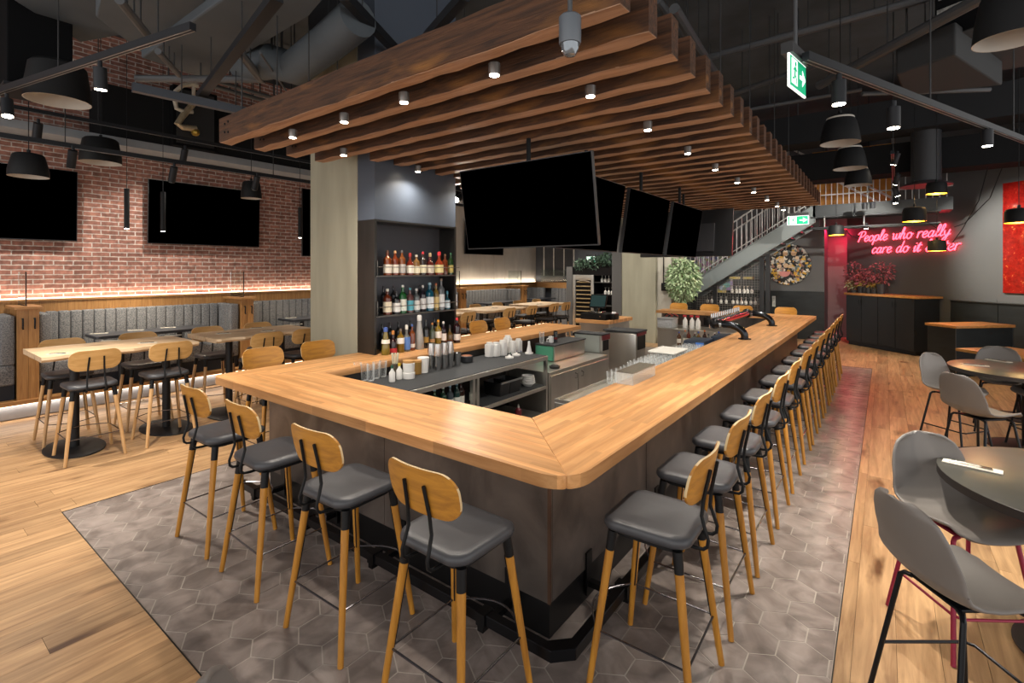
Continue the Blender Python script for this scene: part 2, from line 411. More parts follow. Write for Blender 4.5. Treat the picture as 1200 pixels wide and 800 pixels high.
# ledge
lg=thing('wall_ledge','oak panelled ledge with a glowing light strip running along the brick wall above the booths','ledge',(-10.3,5.5,0))
MB().box(-10.395,-10.19,-4.4,15.2,1.575,1.605,.004).build('cap',oakh,lg,False)
mb=MB()
y=-4.4
while y<15.2: mb.box(-10.3,-10.21,y+.001,min(y+.16,15.2)-.001,1.2,1.575);y+=.16
mb.build('panelling',oak,lg,False)
MB().box(-10.39,-10.36,-4.4,15.2,1.606,1.622).build('light_strip',ledm,lg,False)
area(lg,(-10.35,2.,1.63),.03,12.6,24,rot=(0,rad(180),0),col=(1,.80,.62))
area(lg,(-10.35,12.,1.63),.03,6.4,18,rot=(0,rad(180),0),col=(1,.86,.7))
def divider(i,y0,y1):
    t=thing('booth_divider','oak booth divider post with black coat hooks, '+['at the near left edge','left of the near booth table','between the first two dark booth tables','hidden mid row','just beyond the liquor cabinet','nearest the wine fridge'][i],'divider',(-9.9,(y0+y1)/2,.255),'oak dividers between booths')
    w2=(y1-y0)/2;mid=(y0+y1)/2
    mb=MB();mb.box(-9.55,-9.5,y0,mid-.002,.255,1.5);mb.box(-9.55,-9.5,mid+.002,y1,.255,1.5);mb.build('post_front',oak,t,False)
    MB().box(-10.185,-9.551,y0+.02,y1-.02,.255,1.5).build('divider_wall',oak,t,False)
    MB().box(-10.185,-9.46,y0-.035,y1+.035,1.5,1.54,.004).build('cap',oakh,t,False)
    for sgn in(-1,1):
        hk=MB().tube([(-9.495,mid+sgn*.06,1.37),(-9.46,mid+sgn*.06,1.375),(-9.45,mid+sgn*.06,1.34),(-9.46,mid+sgn*.06,1.25),(-9.44,mid+sgn*.06,1.235)],.011,6).build('coat_hook',BLACK,t)
    if i>0:
        gl=thing('glass_screen','clear glass screen standing on the '+['','divider left of the near booth','divider between the first two dark booth tables','hidden divider','divider just beyond the liquor cabinet','divider nearest the wine fridge'][i],'glass screen',(-9.95,mid,1.54),'glass screens on the dividers')
        MB().box(-10.18,-9.66,mid-.005,mid+.005,1.541,2.02).build('pane',M('thin_glass','#dfe9e6',.03,trans=1,spec=.5),gl,False)
        MB().box(-9.66,-9.645,mid-.007,mid+.007,1.541,2.02).build('edge_channel',M('bronze_edge','#3a2a24',.4,.6),gl,False)
        MB().box(-10.18,-9.66,mid-.012,mid+.012,1.54,1.55).build('base_channel',BLACK,gl,False)
for i,(a,b_) in enumerate(posts): divider(i,a,b_)
def bench(i,y0,y1):
    t=thing('booth_bench','grey tweed booth bench with channelled back, '+['at the near left edge of the view','behind the near dark booth table','behind the dark table left of the concrete column','behind the concrete column','behind the liquor cabinet','in the far corner'][i],'bench',(-9.9,(y0+y1)/2,.255),'grey booth benches')
    MB().box(-10.15,-9.62,y0+.01,y1-.01,.256,.46).build('kick',navy,t,False)
    MB().box(-10.15,-9.58,y0+.005,y1-.005,.46,.74,.03,3).build('seat',tweed,t)
    mb=MB();n=max(4,round((y1-y0)/.165));st=(y1-y0-.34)/n
    for k in range(n): mb.box(-10.2,-10.06,y0+.17+k*st+.003,y0+.17+(k+1)*st-.003,.74,1.42,.022,3)
    mb.build('back_channels',tweed,t)
    for ya,yb in((y0+.005,y0+.15),(y1-.15,y1-.005)):
        mb=MB()
        for k in range(4): mb.box(-10.2+k*.155,-10.2+(k+1)*.155-.005,ya,yb,.74,1.42,.022,3)
        mb.build('end_channels',tweed,t)
ys=[posts[0][1]]
for i in range(5): bench(i,posts[i][1],posts[i+1][0])
bench(5,posts[5][1],14.7)
# booth return along the far wall
t=thing('corner_bench','grey tweed bench with oak back rail along the far wall beside the wine fridge','bench',(-9.2,15.,0),None)
MB().box(-9.55,-8.35,14.75,15.2,.02,.74,.02).build('seat',tweed,t)
mb=MB()
for k in range(8): mb.box(-9.55+k*.15,-9.55+(k+1)*.15-.006,15.0,15.16,.74,1.4,.02,3)
mb.build('back_channels',tweed,t)
MB().box(-10.2,-8.35,15.05,15.28,1.4,1.6,.004).build('back_rail',oakh,t,False)
# ================= THE BAR =================
ZC=1.07;TH=.066
bx0,bx1,by0,by1=-4.985,-1.156,1.985,12.3
ix0,ix1,iy0,iy1=-4.265,-1.868,2.697,11.72
wx=wood('maple_block_across','#cf9d69','#b07c4b',0,rough=.4,gs=1.0,spec=.3,brick=(.62,.038,.2),bump=.015)
wy=wood('maple_block_along','#cf9d69','#b07c4b',1,rough=.4,gs=1.0,spec=.3,brick=(.62,.038,.2),bump=.015)
bar=thing('bar_counter','long maple block bar counter on dark blued steel panels in the middle of the room','bar counter',((bx0+bx1)/2,(by0+by1)/2,0))
R1=.19;R2=.11;R3=.12
def arc(cx,cy,r,a0,a1,n=8): return [(cx+r*math.cos(rad(a0+(a1-a0)*i/n)),cy+r*math.sin(rad(a0+(a1-a0)*i/n))) for i in range(n+1)]
z0,z1=ZC-TH,ZC
MB().prism([(ix0,iy0)]+arc(bx0+R2,by0+R2,R2,225,270)+arc(bx1-R1,by0+R1,R1,270,315)+[(ix1,iy0)],z0,z1,.004,1).build('front_worktop',wx,bar)
MB().prism([(ix1,iy0)]+arc(bx1-R1,by0+R1,R1,315,360)+arc(bx1-R3,by1-R3,R3,0,45)+[(ix1,iy1)],z0,z1,.004,1).build('right_worktop',wy,bar)
MB().prism([(ix0,iy0),(ix0,7.68),(bx0,7.68)]+arc(bx0+R2,by0+R2,R2,180,225),z0,z1,.004,1).build('left_worktop',wy,bar)
MB().prism([(ix1,iy1)]+arc(bx1-R3,by1-R3,R3,45,90)+[(-4.45,by1),(-4.45,iy1)],z0,z1,.004,1).build('back_worktop',wx,bar)
MB().prism([(-4.95,8.65),(-4.2,8.65),(-4.2,9.75),(-4.95,9.75)],z0,z1,.004,1).build('till_worktop',wx,bar)
# blued steel cladding
m,nt,N,L,b=newmat('blued_steel');b.inputs['Metallic'].default_value=.6;b.inputs['Roughness'].default_value=.36
tc=N.new('ShaderNodeTexCoord');mp=N.new('ShaderNodeMapping');mp.inputs['Scale'].default_value=(1.3,1.3,.8);L.new(tc.outputs['Object'],mp.inputs[0])
no=N.new('ShaderNodeTexNoise');no.inputs['Scale'].default_value=2.2;no.inputs['Detail'].default_value=6;no.inputs['Distortion'].default_value=1.;L.new(mp.outputs[0],no.inputs['Vector'])
r=N.new('ShaderNodeValToRGB');e=r.color_ramp.elements;e[0].position=.3;e[0].color=lin('#48423f');e[1].position=.72;e[1].color=lin('#7a7069');x=e.new(.85);x.color=lin('#7e5d45')
L.new(no.outputs['Fac'],r.inputs[0]);L.new(r.outputs[0],b.inputs['Base Color'])
mr=N.new('ShaderNodeMapRange');mr.inputs['To Min'].default_value=.26;mr.inputs['To Max'].default_value=.5;L.new(no.outputs['Fac'],mr.inputs['Value']);L.new(mr.outputs[0],b.inputs['Roughness'])
blued=m
px0,px1,py0,py1=-4.56,-1.48,2.31,12.0
kz=.2
mb=MB();xs=[px0,-2.9,px1]
for a,c in zip(xs,xs[1:]): mb.box(a+.002,c-.002,py0,py0+.03,kz,z0-.001)
mb.build('front_panel',blued,bar,False)
mb=MB();y=py0
for i in range(7):
    y2=y+(py1-py0)/7;mb.box(px1-.03,px1,y+(.031 if i==0 else .002),y2-.002,kz,z0-.001);y=y2
mb.build('right_panel',blued,bar,False)
MB().box(px1-.012,px1+.004,py0-.004,py0+.012,kz,z0-.002).build('corner_angle',M('rusty_angle','#5b4335',.45,.6,var=.3,scale=6),bar,False)
mb=MB();mb.box(px0,px0+.03,py0+.03,7.6,kz,z0-.001);mb.build('left_panel',blued,bar,False)
MB().box(-4.4,px1-.03,py1-.03,py1,.0,z0-.001).build('back_panel',blued,bar,False)
kick=M('black_kick','#0e0e10',.35,.4)
mb=MB();mb.box(px0+.01,px1-.005,py0+.006,py0+.04,.004,kz);mb.box(px1-.04,px1-.006,py0+.04,py1,.004,kz);mb.box(px0+.006,px0+.04,py0+.04,7.6,.004,kz);mb.build('kick_plate',kick,bar,False)
mb=MB();mb.box(px0+.03,px1-.03,py0+.03,py0+.06,.02,z0-.002);mb.box(px1-.06,px1-.03,py0+.06,py1-.03,.02,z0-.002);mb.build('inner_lining',ST,bar,False)
# foot rail: flat black channel with a chamfered corner, carried on brackets
def off(d):
    c=.09
    return [(px0-.0,py0-d),(px1+d-c,py0-d),(px1+d,py0-d+c),(px1+d,py1-.1)]
a,c=off(.265),off(.215)
MB().prism(a+list(reversed(c)),.125,.185,.003,1).build('foot_rail',M('black_rail','#17171a',.3,.6,var=.2,scale=5),bar,False)
mb=MB()
for x in(-4.3,-3.5,-2.7,-1.75): mb=MB();mb.box(x-.02,x+.02,py0-.275,py0,.09,.125);mb.box(x-.03,x+.03,py0-.277,py0-.195,.12,.19);mb.box(x-.035,x+.035,py0-.012,py0-.001,.04,.3);mb.build('rail_bracket',kick,bar,False)
for y in(2.75,3.9,5.1,6.3,7.5,8.7,9.9,11.1): mb=MB();mb.box(px1,px1+.275,y-.02,y+.02,.09,.125);mb.box(px1+.195,px1+.277,y-.03,y+.03,.12,.19);mb.box(px1+.001,px1+.012,y-.035,y+.035,.04,.3);mb.build('rail_bracket',kick,bar,False)
# till cabinet under the short worktop
MB().box(-4.9,-4.25,8.75,9.7,.01,z0-.001,.004).build('till_cabinet',ST,bar,False)

# concrete column and painted shaft
struct(MB().box(-6.0,-5.0,3.58,4.93,0,4.74,.006,1).build('concrete_column',conc,smooth=False,org=(-5.5,4.2,0)))
struct(MB().box(-6.01,-4.99,3.57,4.94,4.74,CZ).build('column_head',M('slate_head','#1f2125',.8),smooth=False,org=(-5.5,4.2,4.74)))
struct(MB().box(-4.998,-4.68,3.59,4.93,2.632,CZ).build('wall_shaft',M('blue_grey_paint','#4b535f',.4,var=.04,scale=1.5),smooth=False,org=(-4.84,4.2,2.6)))
# liquor cabinet standing on the left worktop
cabs=M('liquor_steel','#4a4845',.32,.8,var=.3,scale=1.5,stretch=(2,2,.4))
cabd=M('cabinet_interior','#585a60',.45,.3)
lc=thing('liquor_cabinet','tall dark steel liquor cabinet with open shelves built against the concrete column on the bar','liquor cabinet',(-4.84,4.26,ZC))
y0,y1=3.585,4.935
mb=MB();mb.box(-4.995,-4.68,y0,y0+.012,ZC+.001,2.63);mb.box(-4.995,-4.68,y1-.012,y1,ZC+.001,2.63);mb.box(-4.995,-4.68,y0+.012,y1-.012,2.61,2.63);mb.box(-4.69,-4.675,y0-.003,y0+.03,ZC+.001,2.633);mb.box(-4.69,-4.675,y1-.03,y1+.003,ZC+.001,2.633);mb.build('carcass',cabs,lc,False)
MB().box(-4.998,-4.985,y0+.012,y1-.012,ZC+.001,2.61).build('back_panel',cabd,lc,False)
zs1=PX(445,323,-4.66).z;zs2=PX(445,370.5,-4.66).z
for z in(zs1,zs2):
    s=MB().box(-4.984,-4.66,y0+.012,y1-.012,z-.014,z).build('shelf',M('shelf_steel','#6b6965',.35,.9),lc,False)
    mb=MB();mb.tube([(-4.66,y0+.03,z),(-4.66,y0+.03,z+.10),(-4.66,y0+.03,z+.1),(-4.66,y1+.05,z+.1)],.005,6)
    mb.tube([(-4.66,y0+.03,z),(-4.66,y0+.03,z+.17)],.005,6);mb.build('guard_rail',M('rail_steel','#77746f',.35,.9),s)

# ================= TIMBER CANOPY =================
beamw=wood('old_timber','#5f3d25','#24160e',0,rough=.75,gs=1.7,island=.0,bump=.6,dark='#170f0a',knots='#8a5c2c')
uplit=wood('uplit_timber','#b5947b','#8a6a54',0,rough=.8,gs=1.2,bump=.3,spec=.2)  # lighter colour stands in for bounce light on the beam bottoms
beamends=M('grey_beam_end','#6f6a66',.8,var=.2,scale=8)
ZB=3.3
for k in range(27):
    yb=2.152+.342*k;xl=-5.23 if k<4 else (-4.675 if k<9 else -5.2);xr=-.985
    if k==0: xl,xr=-5.228,-.99
    t=None
    mb=MB();rnd=random.Random(k);n=26;rings=[]
    th=.118
    for i in range(n+1):
        x=xl+(xr-xl)*i/n
        j=lambda s: (rnd.random()-.5)*s
        rings.append([(x,yb+j(.006),ZB+j(.012)),(x,yb+th+j(.006),ZB+j(.012)),(x,yb+th+j(.004),ZB+.228+j(.006)),(x,yb+j(.004),ZB+.232+j(.006))])
    mb.loft(rings)
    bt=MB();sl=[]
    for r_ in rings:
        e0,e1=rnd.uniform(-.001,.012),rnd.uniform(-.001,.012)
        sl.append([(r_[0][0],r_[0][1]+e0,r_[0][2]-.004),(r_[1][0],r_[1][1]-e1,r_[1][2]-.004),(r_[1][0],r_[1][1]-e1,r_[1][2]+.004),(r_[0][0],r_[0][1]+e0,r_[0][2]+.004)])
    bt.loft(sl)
    o=mb.build('timber_beam',beamw,smooth=False,org=((xl+xr)/2,yb+th/2,ZB))
    nm=['front','second','third','fourth','fifth','sixth','seventh','eighth','ninth','tenth','eleventh','twelfth','thirteenth','fourteenth','fifteenth','sixteenth','seventeenth','eighteenth','nineteenth','twentieth','twenty-first','twenty-second','twenty-third','twenty-fourth','twenty-fifth','twenty-sixth','last'][k]
    bt.build('uplit_underside',uplit,o,False)['label']='underside lightened as if lit from below'
    tag(o,('front timber beam over the bar, with the camera dome before it' if k==0 else 'timber beam over the bar, farthest from the front' if k==26 else f'timber beam over the bar, {nm} from the front'),'beam','timber beams over the bar')
    if k in(0,1,2,3,9,13,18,22):
        rods=MB()
        for x in(xl+.35,xr-.35): rods.cyl((x,yb+th/2,ZB+.23),(x,yb+th/2,CZ),.006,n=6)
        build_split(rods,'hanger_rod',M('dark_rod','#3a3b3d',.5,.6),o)
    bh=MB()
    for x,z in(((xl+.13,.08),(xl+.13,.16),(xl+.2,.07),(xl+.2,.17)) if k<3 else ((xr-.2,.1),)): bh.tube([(x,yb-.008,ZB+z),(x,yb+.002,ZB+z)],.011,8)
    if k<12: build_split(bh,'bolt_hole',M('bolt_black','#0a0a0a',.7),o,False)
dl=thing('downlight','','',(0,0,0))
MB().lathe((0,0,0),[(.036,.0),(.036,.07)],16).build('housing',M('nickel','#8a8784',.35,.8),dl)
MB().lathe((0,0,-.003),[(.029,0),(.029,.004)],16).build('lens',M('lamp_lens','#fff6e8',.4,emit='#fff0da',es=30),dl)
P_dl=Proto(dl)
dls=[(-1.89,2.33),(-2.71,2.33),(-3.45,2.35),(-4.22,2.35),(-4.455,3.03),(-4.48,4.07)]+[(-1.6,y) for y in(3.01,4.03,5.09,6.11,7.2,8.25,9.3,10.3,11.03)]+[(-4.47,y) for y in(5.09,6.11,7.2,8.25,9.3,10.3)]  # last left-row entries are unseen, added to brighten inside the bar
dln=['right end of the front row under the first beams','second from the right in the front row','second from the left in the front row','left end of the front row','in front of the concrete column','beside the liquor cabinet']+[f'{w} from the front in the row over the right worktop' for w in('first','second','third','fourth','fifth','sixth','seventh','eighth','ninth')]+[f'{w} in the row over the left worktop' for w in('first','second','third','fourth','fifth','sixth')]
for (x,y),n_ in zip(dls,dln):
    o=P_dl.put((x,y,ZB-.072),0,'small downlight between the beams, '+n_,'downlights between the beams');o['category']='downlight'
    spot(o,(0,0,-.01),45,150,(1,.90,.78),.9,.035)

# ================= SCREENS =================
scr=M('screen_black','#000000',1,spec=0);frm=M('screen_frame','#2a2b2d',.35,.5);scrb=M('screen_back','#26272b',.55)
def tv(name,label,c,ux,n,w,h,tilt,group,backs=True,pole=None):
    """c = centre, ux = horizontal unit, n = facing (unit), tilt = downward lean"""
    t=thing(name,label,'television',c,group)
    ux=Vector(ux);n=Vector(n);up=Vector((0,0,1))
    nn=(n*math.cos(tilt)-up*math.sin(tilt));uu=(up*math.cos(tilt)+n*math.sin(tilt));C=Vector(c)
    def bx(mb,x0,x1,z0,z1,d0,d1):
        mb.loft([[C+ux*x+uu*z+nn*d for x,z in((x0,z0),(x1,z0),(x1,z1),(x0,z1))] for d in(d0,d1)]);return mb
    bx(MB(),-w/2+.008,w/2-.008,-h/2+.012,h/2-.008,.0,.003).build('screen',scr,t,False)
    bx(MB(),-w/2,w/2,-h/2,h/2,-.04,-.0005).build('frame',frm,t,False)
    mb=MB();bx(mb,-w*.32,w*.32,-h*.4,h*.2,-.075,-.04);mb.build('back_cover',scrb,t,False)
    if pole:
        mb=MB();a=C-nn*.09;mb.cyl(a,(a.x,a.y,pole),.022,n=10);bx(mb,-.2,.2,-.2,.2,-.09,-.075);mb.build('ceiling_mount',BLACK,t)
    else:
        mb=MB();bx(mb,-.2,.2,-.2,.2,-.12,-.075);mb.build('wall_mount',BLACK,t,False)
    return t
tl=math.atan2(.13,.79)
tv('television',"large black television hung over the bar facing its front end, the frontmost screen",(-2.71,3.77,2.655),(1,0,0),(0,-1,0),1.5,.80,tl,'screens over the bar',pole=3.3)
for i,(a,b_) in enumerate(((3.93,5.25),(5.385,6.70),(6.86,8.2))):
    tv('television','black television hung over the bar facing the right row of stools, '+('nearest the front screen','middle of three','farthest of three')[i],(-2.40,(a+b_)/2,2.625),(0,1,0),(1,0,0),b_-a,.76,math.atan2(.11,.75),'screens over the bar',pole=3.3)
pL=PZ(822,249,3.0);tv('television','television at the far end of the bar canopy showing its dark grey back',(-2.66,8.33,2.64),(-1,0,0),(0,1,0),1.5,.76,math.atan2(.1,.75),'screens over the bar',pole=3.3)
tv('television','black television on the brick wall at the left edge of the view',(-10.22,1.16,3.05),(0,1,0),(1,0,0),1.92,1.1,.03,'screens on the brick wall')
tv('television','black television on the brick wall right of the slim hanging lamps',(-10.22,4.02,3.07),(0,1,0),(1,0,0),1.92,1.12,.03,'screens on the brick wall')
tv('television','black television on the concrete panel wall seen under the front bar screen',(-10.26,12.2,3.06),(0,1,0),(1,0,0),1.9,1.05,.03,None)
tv('television','tall narrow black screen on the brick wall just left of the concrete column',(-10.28,PX(355,260,-10.25).y+.48,3.1),(0,1,0),(1,0,0),.95,1.5,.0,None)

# ================= STOOLS =================
leather=M('charcoal_leather','#3d3e42',.42,var=.05,scale=6,bump=.03)
sw=wood('stool_oak','#c0862f','#9a6624',2,rough=.4,gs=1.2,bump=.02)
sw2=wood('stool_oak_back','#bd8430','#946226',0,rough=.4,gs=1.2,bump=.02)
swp=wood('pale_stool_oak','#cfa776','#b58a58',2,rough=.45,gs=1.2,bump=.02)
swp2=wood('pale_stool_oak_back','#cda268','#b4884c',0,rough=.45,gs=1.2,bump=.02)
def make_stool(wl,wb):
    t=thing('bar_stool','','')
    zs=.765
    # seat
    rings=[]
    for z,ins in((.768,.03),(.775,.006),(.788,0),(.801,.004),(.812,.02),(.817,.05)):
        ring=[]
        for x,y in rrect(.455-2*ins,.435-2*ins,.09-min(ins,.05)*.6,6):
            tp=1-.06*(.215-y)/.43     # a little narrower at the rear
            ring.append((x*tp,y,z+(.012*(abs(x)/.22)**2 if z>.79 else 0)))
        rings.append(ring)
    mb=MB();mb.loft(rings,cap=False)
    R=rings[-1];mid=[mb.bm.verts.new((p[0]*.5,p[1]*.5,.811)) for p in R]
    mb.bm.verts.ensure_lookup_table();n=len(R);last=[v for v in mb.bm.verts][5*n:6*n]
    for i in range(n): mb.face((last[i],last[(i+1)%n],mid[(i+1)%n],mid[i]))
    mb.face(mid);mb.bm.verts.ensure_lookup_table();mb.face(list(reversed([v for v in mb.bm.verts][:n])))
    mb.build('seat',leather,t,ang=60)
    MB().prism([(x*.9,y*.9) for x,y in rrect(.40,.39,.08)],.742,.765).build('seat_frame',BLACK,t)
    L0={}
    for sx in(-1,1):
        for sy in(-1,1):
            a=Vector((sx*.175,sy*.160,.755));b_=Vector((sx*.255,sy*.25,0.002));L0[sx,sy]=(a,b_)
            k=a.lerp(b_,.12)
            lg=MB().tube([k,b_],.0215,12,.0155).build('leg',wl,t)
            MB().tube([a,a.lerp(b_,.125)],.0235,12,.0222).build('sleeve',BLACK,lg)
            tr=a.lerp(b_,.655);inw=Vector((-sx,-sy,0)).normalized()*.021
            MB().tube([k+inw*1.05,tr+inw*.85],.0045,5).build('strut',BLACK,lg)
    mb=MB();q=lambda sx,sy: L0[sx,sy][0].lerp(L0[sx,sy][1],.655)
    A,B_,C_,D=q(-1,1),q(-1,-1),q(1,-1),q(1,1)
    ar=[A.lerp(D,i/10)+Vector((0,.12*math.sin(PI*i/10),0)) for i in range(11)]
    mb.tube([A,B_],.0055,6).tube([B_,C_],.0055,6).tube([C_,D],.0055,6).tube(ar,.0055,6);mb.build('foot_ring',M('foot_ring_steel','#77757a',.25,.9),t)
    # back
    for sx in(-1,1):
        P=[(.075,-.05,.752),(.078,-.15,.748),(.080,-.215,.748),(.081,-.25,.752),(.081,-.268,.768),(.081,-.272,.80),(.078,-.255,.85),(.074,-.240,.90),(.07,-.248,.98),(.062,-.277,1.12)]
        MB().tube([(sx*x,y,z) for x,y,z in P],.0085,8).build('back_rod',BLACK,t)
    w,h,r_=.45,.218,.088;nu=28;cz=1.083
    mb=MB();fr=[];bk=[]
    for i in range(nu+1):
        u=-w/2+w*(.5-.5*math.cos(PI*i/nu))
        d=max(0,abs(u)-(w/2-r_));hh=h/2-r_+math.sqrt(max(0,r_*r_-d*d)) if d<r_ else .0
        hh=max(hh,h/2-r_+.0005)
        for lst,dy in((fr,.012),(bk,0.)):
            col=[]
            for j in range(7):
                v=-hh+2*hh*j/6
                col.append(mb.bm.verts.new((u,-.262-.21*v+.74*u*u+dy,cz+v)))
            lst.append(col)
    for i in range(nu):
        for j in range(6):
            mb.face((fr[i][j],fr[i+1][j],fr[i+1][j+1],fr[i][j+1]));mb.face((bk[i][j],bk[i][j+1],bk[i+1][j+1],bk[i+1][j]))
        mb.face((fr[i][0],bk[i][0],bk[i+1][0],fr[i+1][0]));mb.face((fr[i][6],fr[i+1][6],bk[i+1][6],bk[i][6]))
    for i in(0,nu):
        for j in range(6): mb.face((fr[i][j],fr[i][j+1],bk[i][j+1],bk[i][j]))
    k_=len(mb.bm.faces)
    o=mb.build('backrest',wb,t,ang=45)
    o.data.materials.append(M('ply_edge','#d6bd90',.5))
    for p in o.data.polygons:
        ys_=[o.data.vertices[i].co for i in p.vertices]
        # faces of the thin edge join front and back sheets
        if all(abs(v_.z-cz)>h/2-.09 or abs(v_.x)>w/2-.09 for v_ in ys_) and p.index>=0 and (abs(p.normal.z)>.75 or abs(p.normal.x)>.9): p.material_index=1
    return t
P_st=Proto(make_stool(sw,sw2));P_sp=Proto(make_stool(swp,swp2))
def put(P,x,y,rz,label,group):
    o=P.put((x,y,0),rz,label,group);o['category']='stool';return o
d_='oak bar stool '
for x,l,rz in((-1.645,'nearest the bar corner at the front side of the bar',.0),(-2.5,'second from the bar corner at the front side of the bar',.03),(-3.345,'third from the bar corner at the front side of the bar',-.02),(-4.10,'at the left end of the front side of the bar',.02)):
    put(P_st,x,1.745,rz,d_+l,'stools at the front of the bar')
words=['first','second','third','fourth','fifth','sixth','seventh','eighth','ninth','tenth','eleventh','twelfth']
for i,y in enumerate((2.45,3.17,3.88,4.65,5.42,6.27,7.0,7.8,8.6,9.34,10.07,10.75,11.45)):
    put(P_st,-.925,y,PI/2+random.uniform(-.03,.03),d_+(words[i]+' from the front along the right side of the bar' if i<12 else 'last one at the far end of the right side of the bar'),'stools along the right of the bar')
for y,l in((2.70,'beside the left corner of the bar'),(3.36,'just before the concrete column on the left side of the bar'),(6.3,'first beyond the liquor cabinet on the left side of the bar'),(6.95,'second beyond the liquor cabinet on the left side of the bar')):
    put(P_st,-5.23,y,-PI/2,d_+l,'stools on the left side of the bar')
for x,l in((-4.25,'under the potted tree'),(-3.48,'second from the potted tree'),(-2.72,'third from the potted tree'),(-1.81,'nearest the far right bar corner')):
    put(P_st,x,12.56,PI,d_+'on the far side of the bar, '+l,'stools on the far side of the bar')

# ================= TALL LIVE EDGE TABLES =================
slab=wood('pale_slab','#dcc3a2','#c4a27c',1,rough=.5,gs=.8,bump=.05,knots='#7b5a3c')
pedm=M('black_pedestal','#1c1d20',.5,.3)
TZ=1.14
tabs=[(1.16,2.63,'nearest the camera'),(2.84,4.33,'second from the camera, left of the concrete column'),(6.35,7.85,'first beyond the liquor cabinet'),(8.35,9.85,'second beyond the liquor cabinet'),(10.4,11.9,'farthest, by the wine fridge')]
for ti,(a,b_,l) in enumerate(tabs):
    t=thing('live_edge_table','tall pale live edge table, '+l,'table',(-7.45,(a+b_)/2,0),'tall live edge tables')
    mb=MB();rnd=random.Random(ti);n=30
    fo=[(-6.98+.02*math.sin(i*.9+ti)+rnd.uniform(-.012,.012),a+(b_-a)*i/n) for i in range(n+1)]
    bo=[(-7.92+.015*math.sin(i*.7+ti)+rnd.uniform(-.008,.008),a+(b_-a)*i/n) for i in range(n+1)]
    mb.loft([[(p[0]-.02,p[1],TZ-.055) for p in fo]+[(p[0]+.015,p[1],TZ-.055) for p in reversed(bo)],[(p[0]+.008,p[1],TZ-.03) for p in fo]+[(p[0],p[1],TZ-.03) for p in reversed(bo)],[p+(TZ,) for p in fo]+[p+(TZ,) for p in reversed(bo)]])
    mb.build('tabletop',slab,t,ang=30)
    for yy in(a+.36,b_-.2 if ti==0 else b_-.36):
        pe=MB().cyl((-7.45,yy,.02),(-7.45,yy,TZ-.056),.045,n=16).build('pedestal',pedm,t)
        mb=MB();mb.loft([[(-7.45+.44*f*math.cos(2*PI*k/36),yy+.27*f*math.sin(2*PI*k/36),z) for k in range(36)] for f,z in((1,.002),(1,.014),(.97,.02),(.2,.026))]);mb.build('foot_plate',pedm,pe)
        MB().box(-7.7,-7.2,yy-.05,yy+.05,TZ-.07,TZ-.0555).build('top_plate',pedm,pe,False)
g1='stools on the aisle side of the tall tables';g2='stools on the booth side of the tall tables'
sp='pale oak stool '
for x,y,rz,l,g in(
 (-7.02,1.56,PI/2,'on the aisle side of the near tall table, left one',g1),(-7.02,2.27,PI/2,'on the aisle side of the near tall table, right one',g1),
 (-7.93,1.55,-PI/2,'on the booth side of the near tall table, left one',g2),(-7.93,2.33,-PI/2,'on the booth side of the near tall table, right one',g2),
 (-7.02,3.42,PI/2,'on the aisle side of the second tall table, left one',g1),(-7.02,4.0,PI/2,'on the aisle side of the second tall table, right one',g1),
 (-7.93,3.2,-PI/2,'on the booth side of the second tall table, left one',g2),(-7.93,3.95,-PI/2,'on the booth side of the second tall table, right one',g2)):
    put(P_sp,x,y,rz,sp+l,g)
farl=['third tall table from the camera','left one at the fourth tall table','right one at the fourth tall table','left one at the farthest tall table','right one at the farthest tall table']
for px,l in zip((553,601,627,653,667),farl): put(P_sp,-7.0,PX(px,366,-6.68).y,PI/2,sp+'on the aisle side, '+l,g1)
for px,l in zip((554,580,604,626),farl[:4]): put(P_sp,-7.93,PX(px,357,-8.25).y,-PI/2,sp+'on the booth side, '+l,g2)
# dark booth tables
dtop=M('charcoal_tabletop','#33363c',.35,var=.08,scale=4)
dts=[(2.1,3.7,'in the booth behind the near tall table'),(5.1,6.7,'in the booth left of the concrete column'),(11.0,12.6,'in the booth beyond the liquor cabinet'),(13.55,14.7,'in the far corner booth')]
for a,b_,l in dts:
    t=thing('booth_table','charcoal topped table on a black pedestal '+l,'table',(-9.45,(a+b_)/2,.255),'dark booth tables')
    MB().prism([(-9.45+x,(a+b_)/2+y) for x,y in rrect(.62,b_-a,.05)],1.035,1.075,.004).build('tabletop',dtop,t)
    for yy in(a+.4,b_-.4):
        pe=MB().cyl((-9.52,yy,.27),(-9.52,yy,1.034),.04,n=14).build('pedestal',pedm,t)
        MB().prism([(-9.535+x,yy+y) for x,y in rrect(.1,.4,.03)],.256,.275).build('foot_plate',pedm,pe)
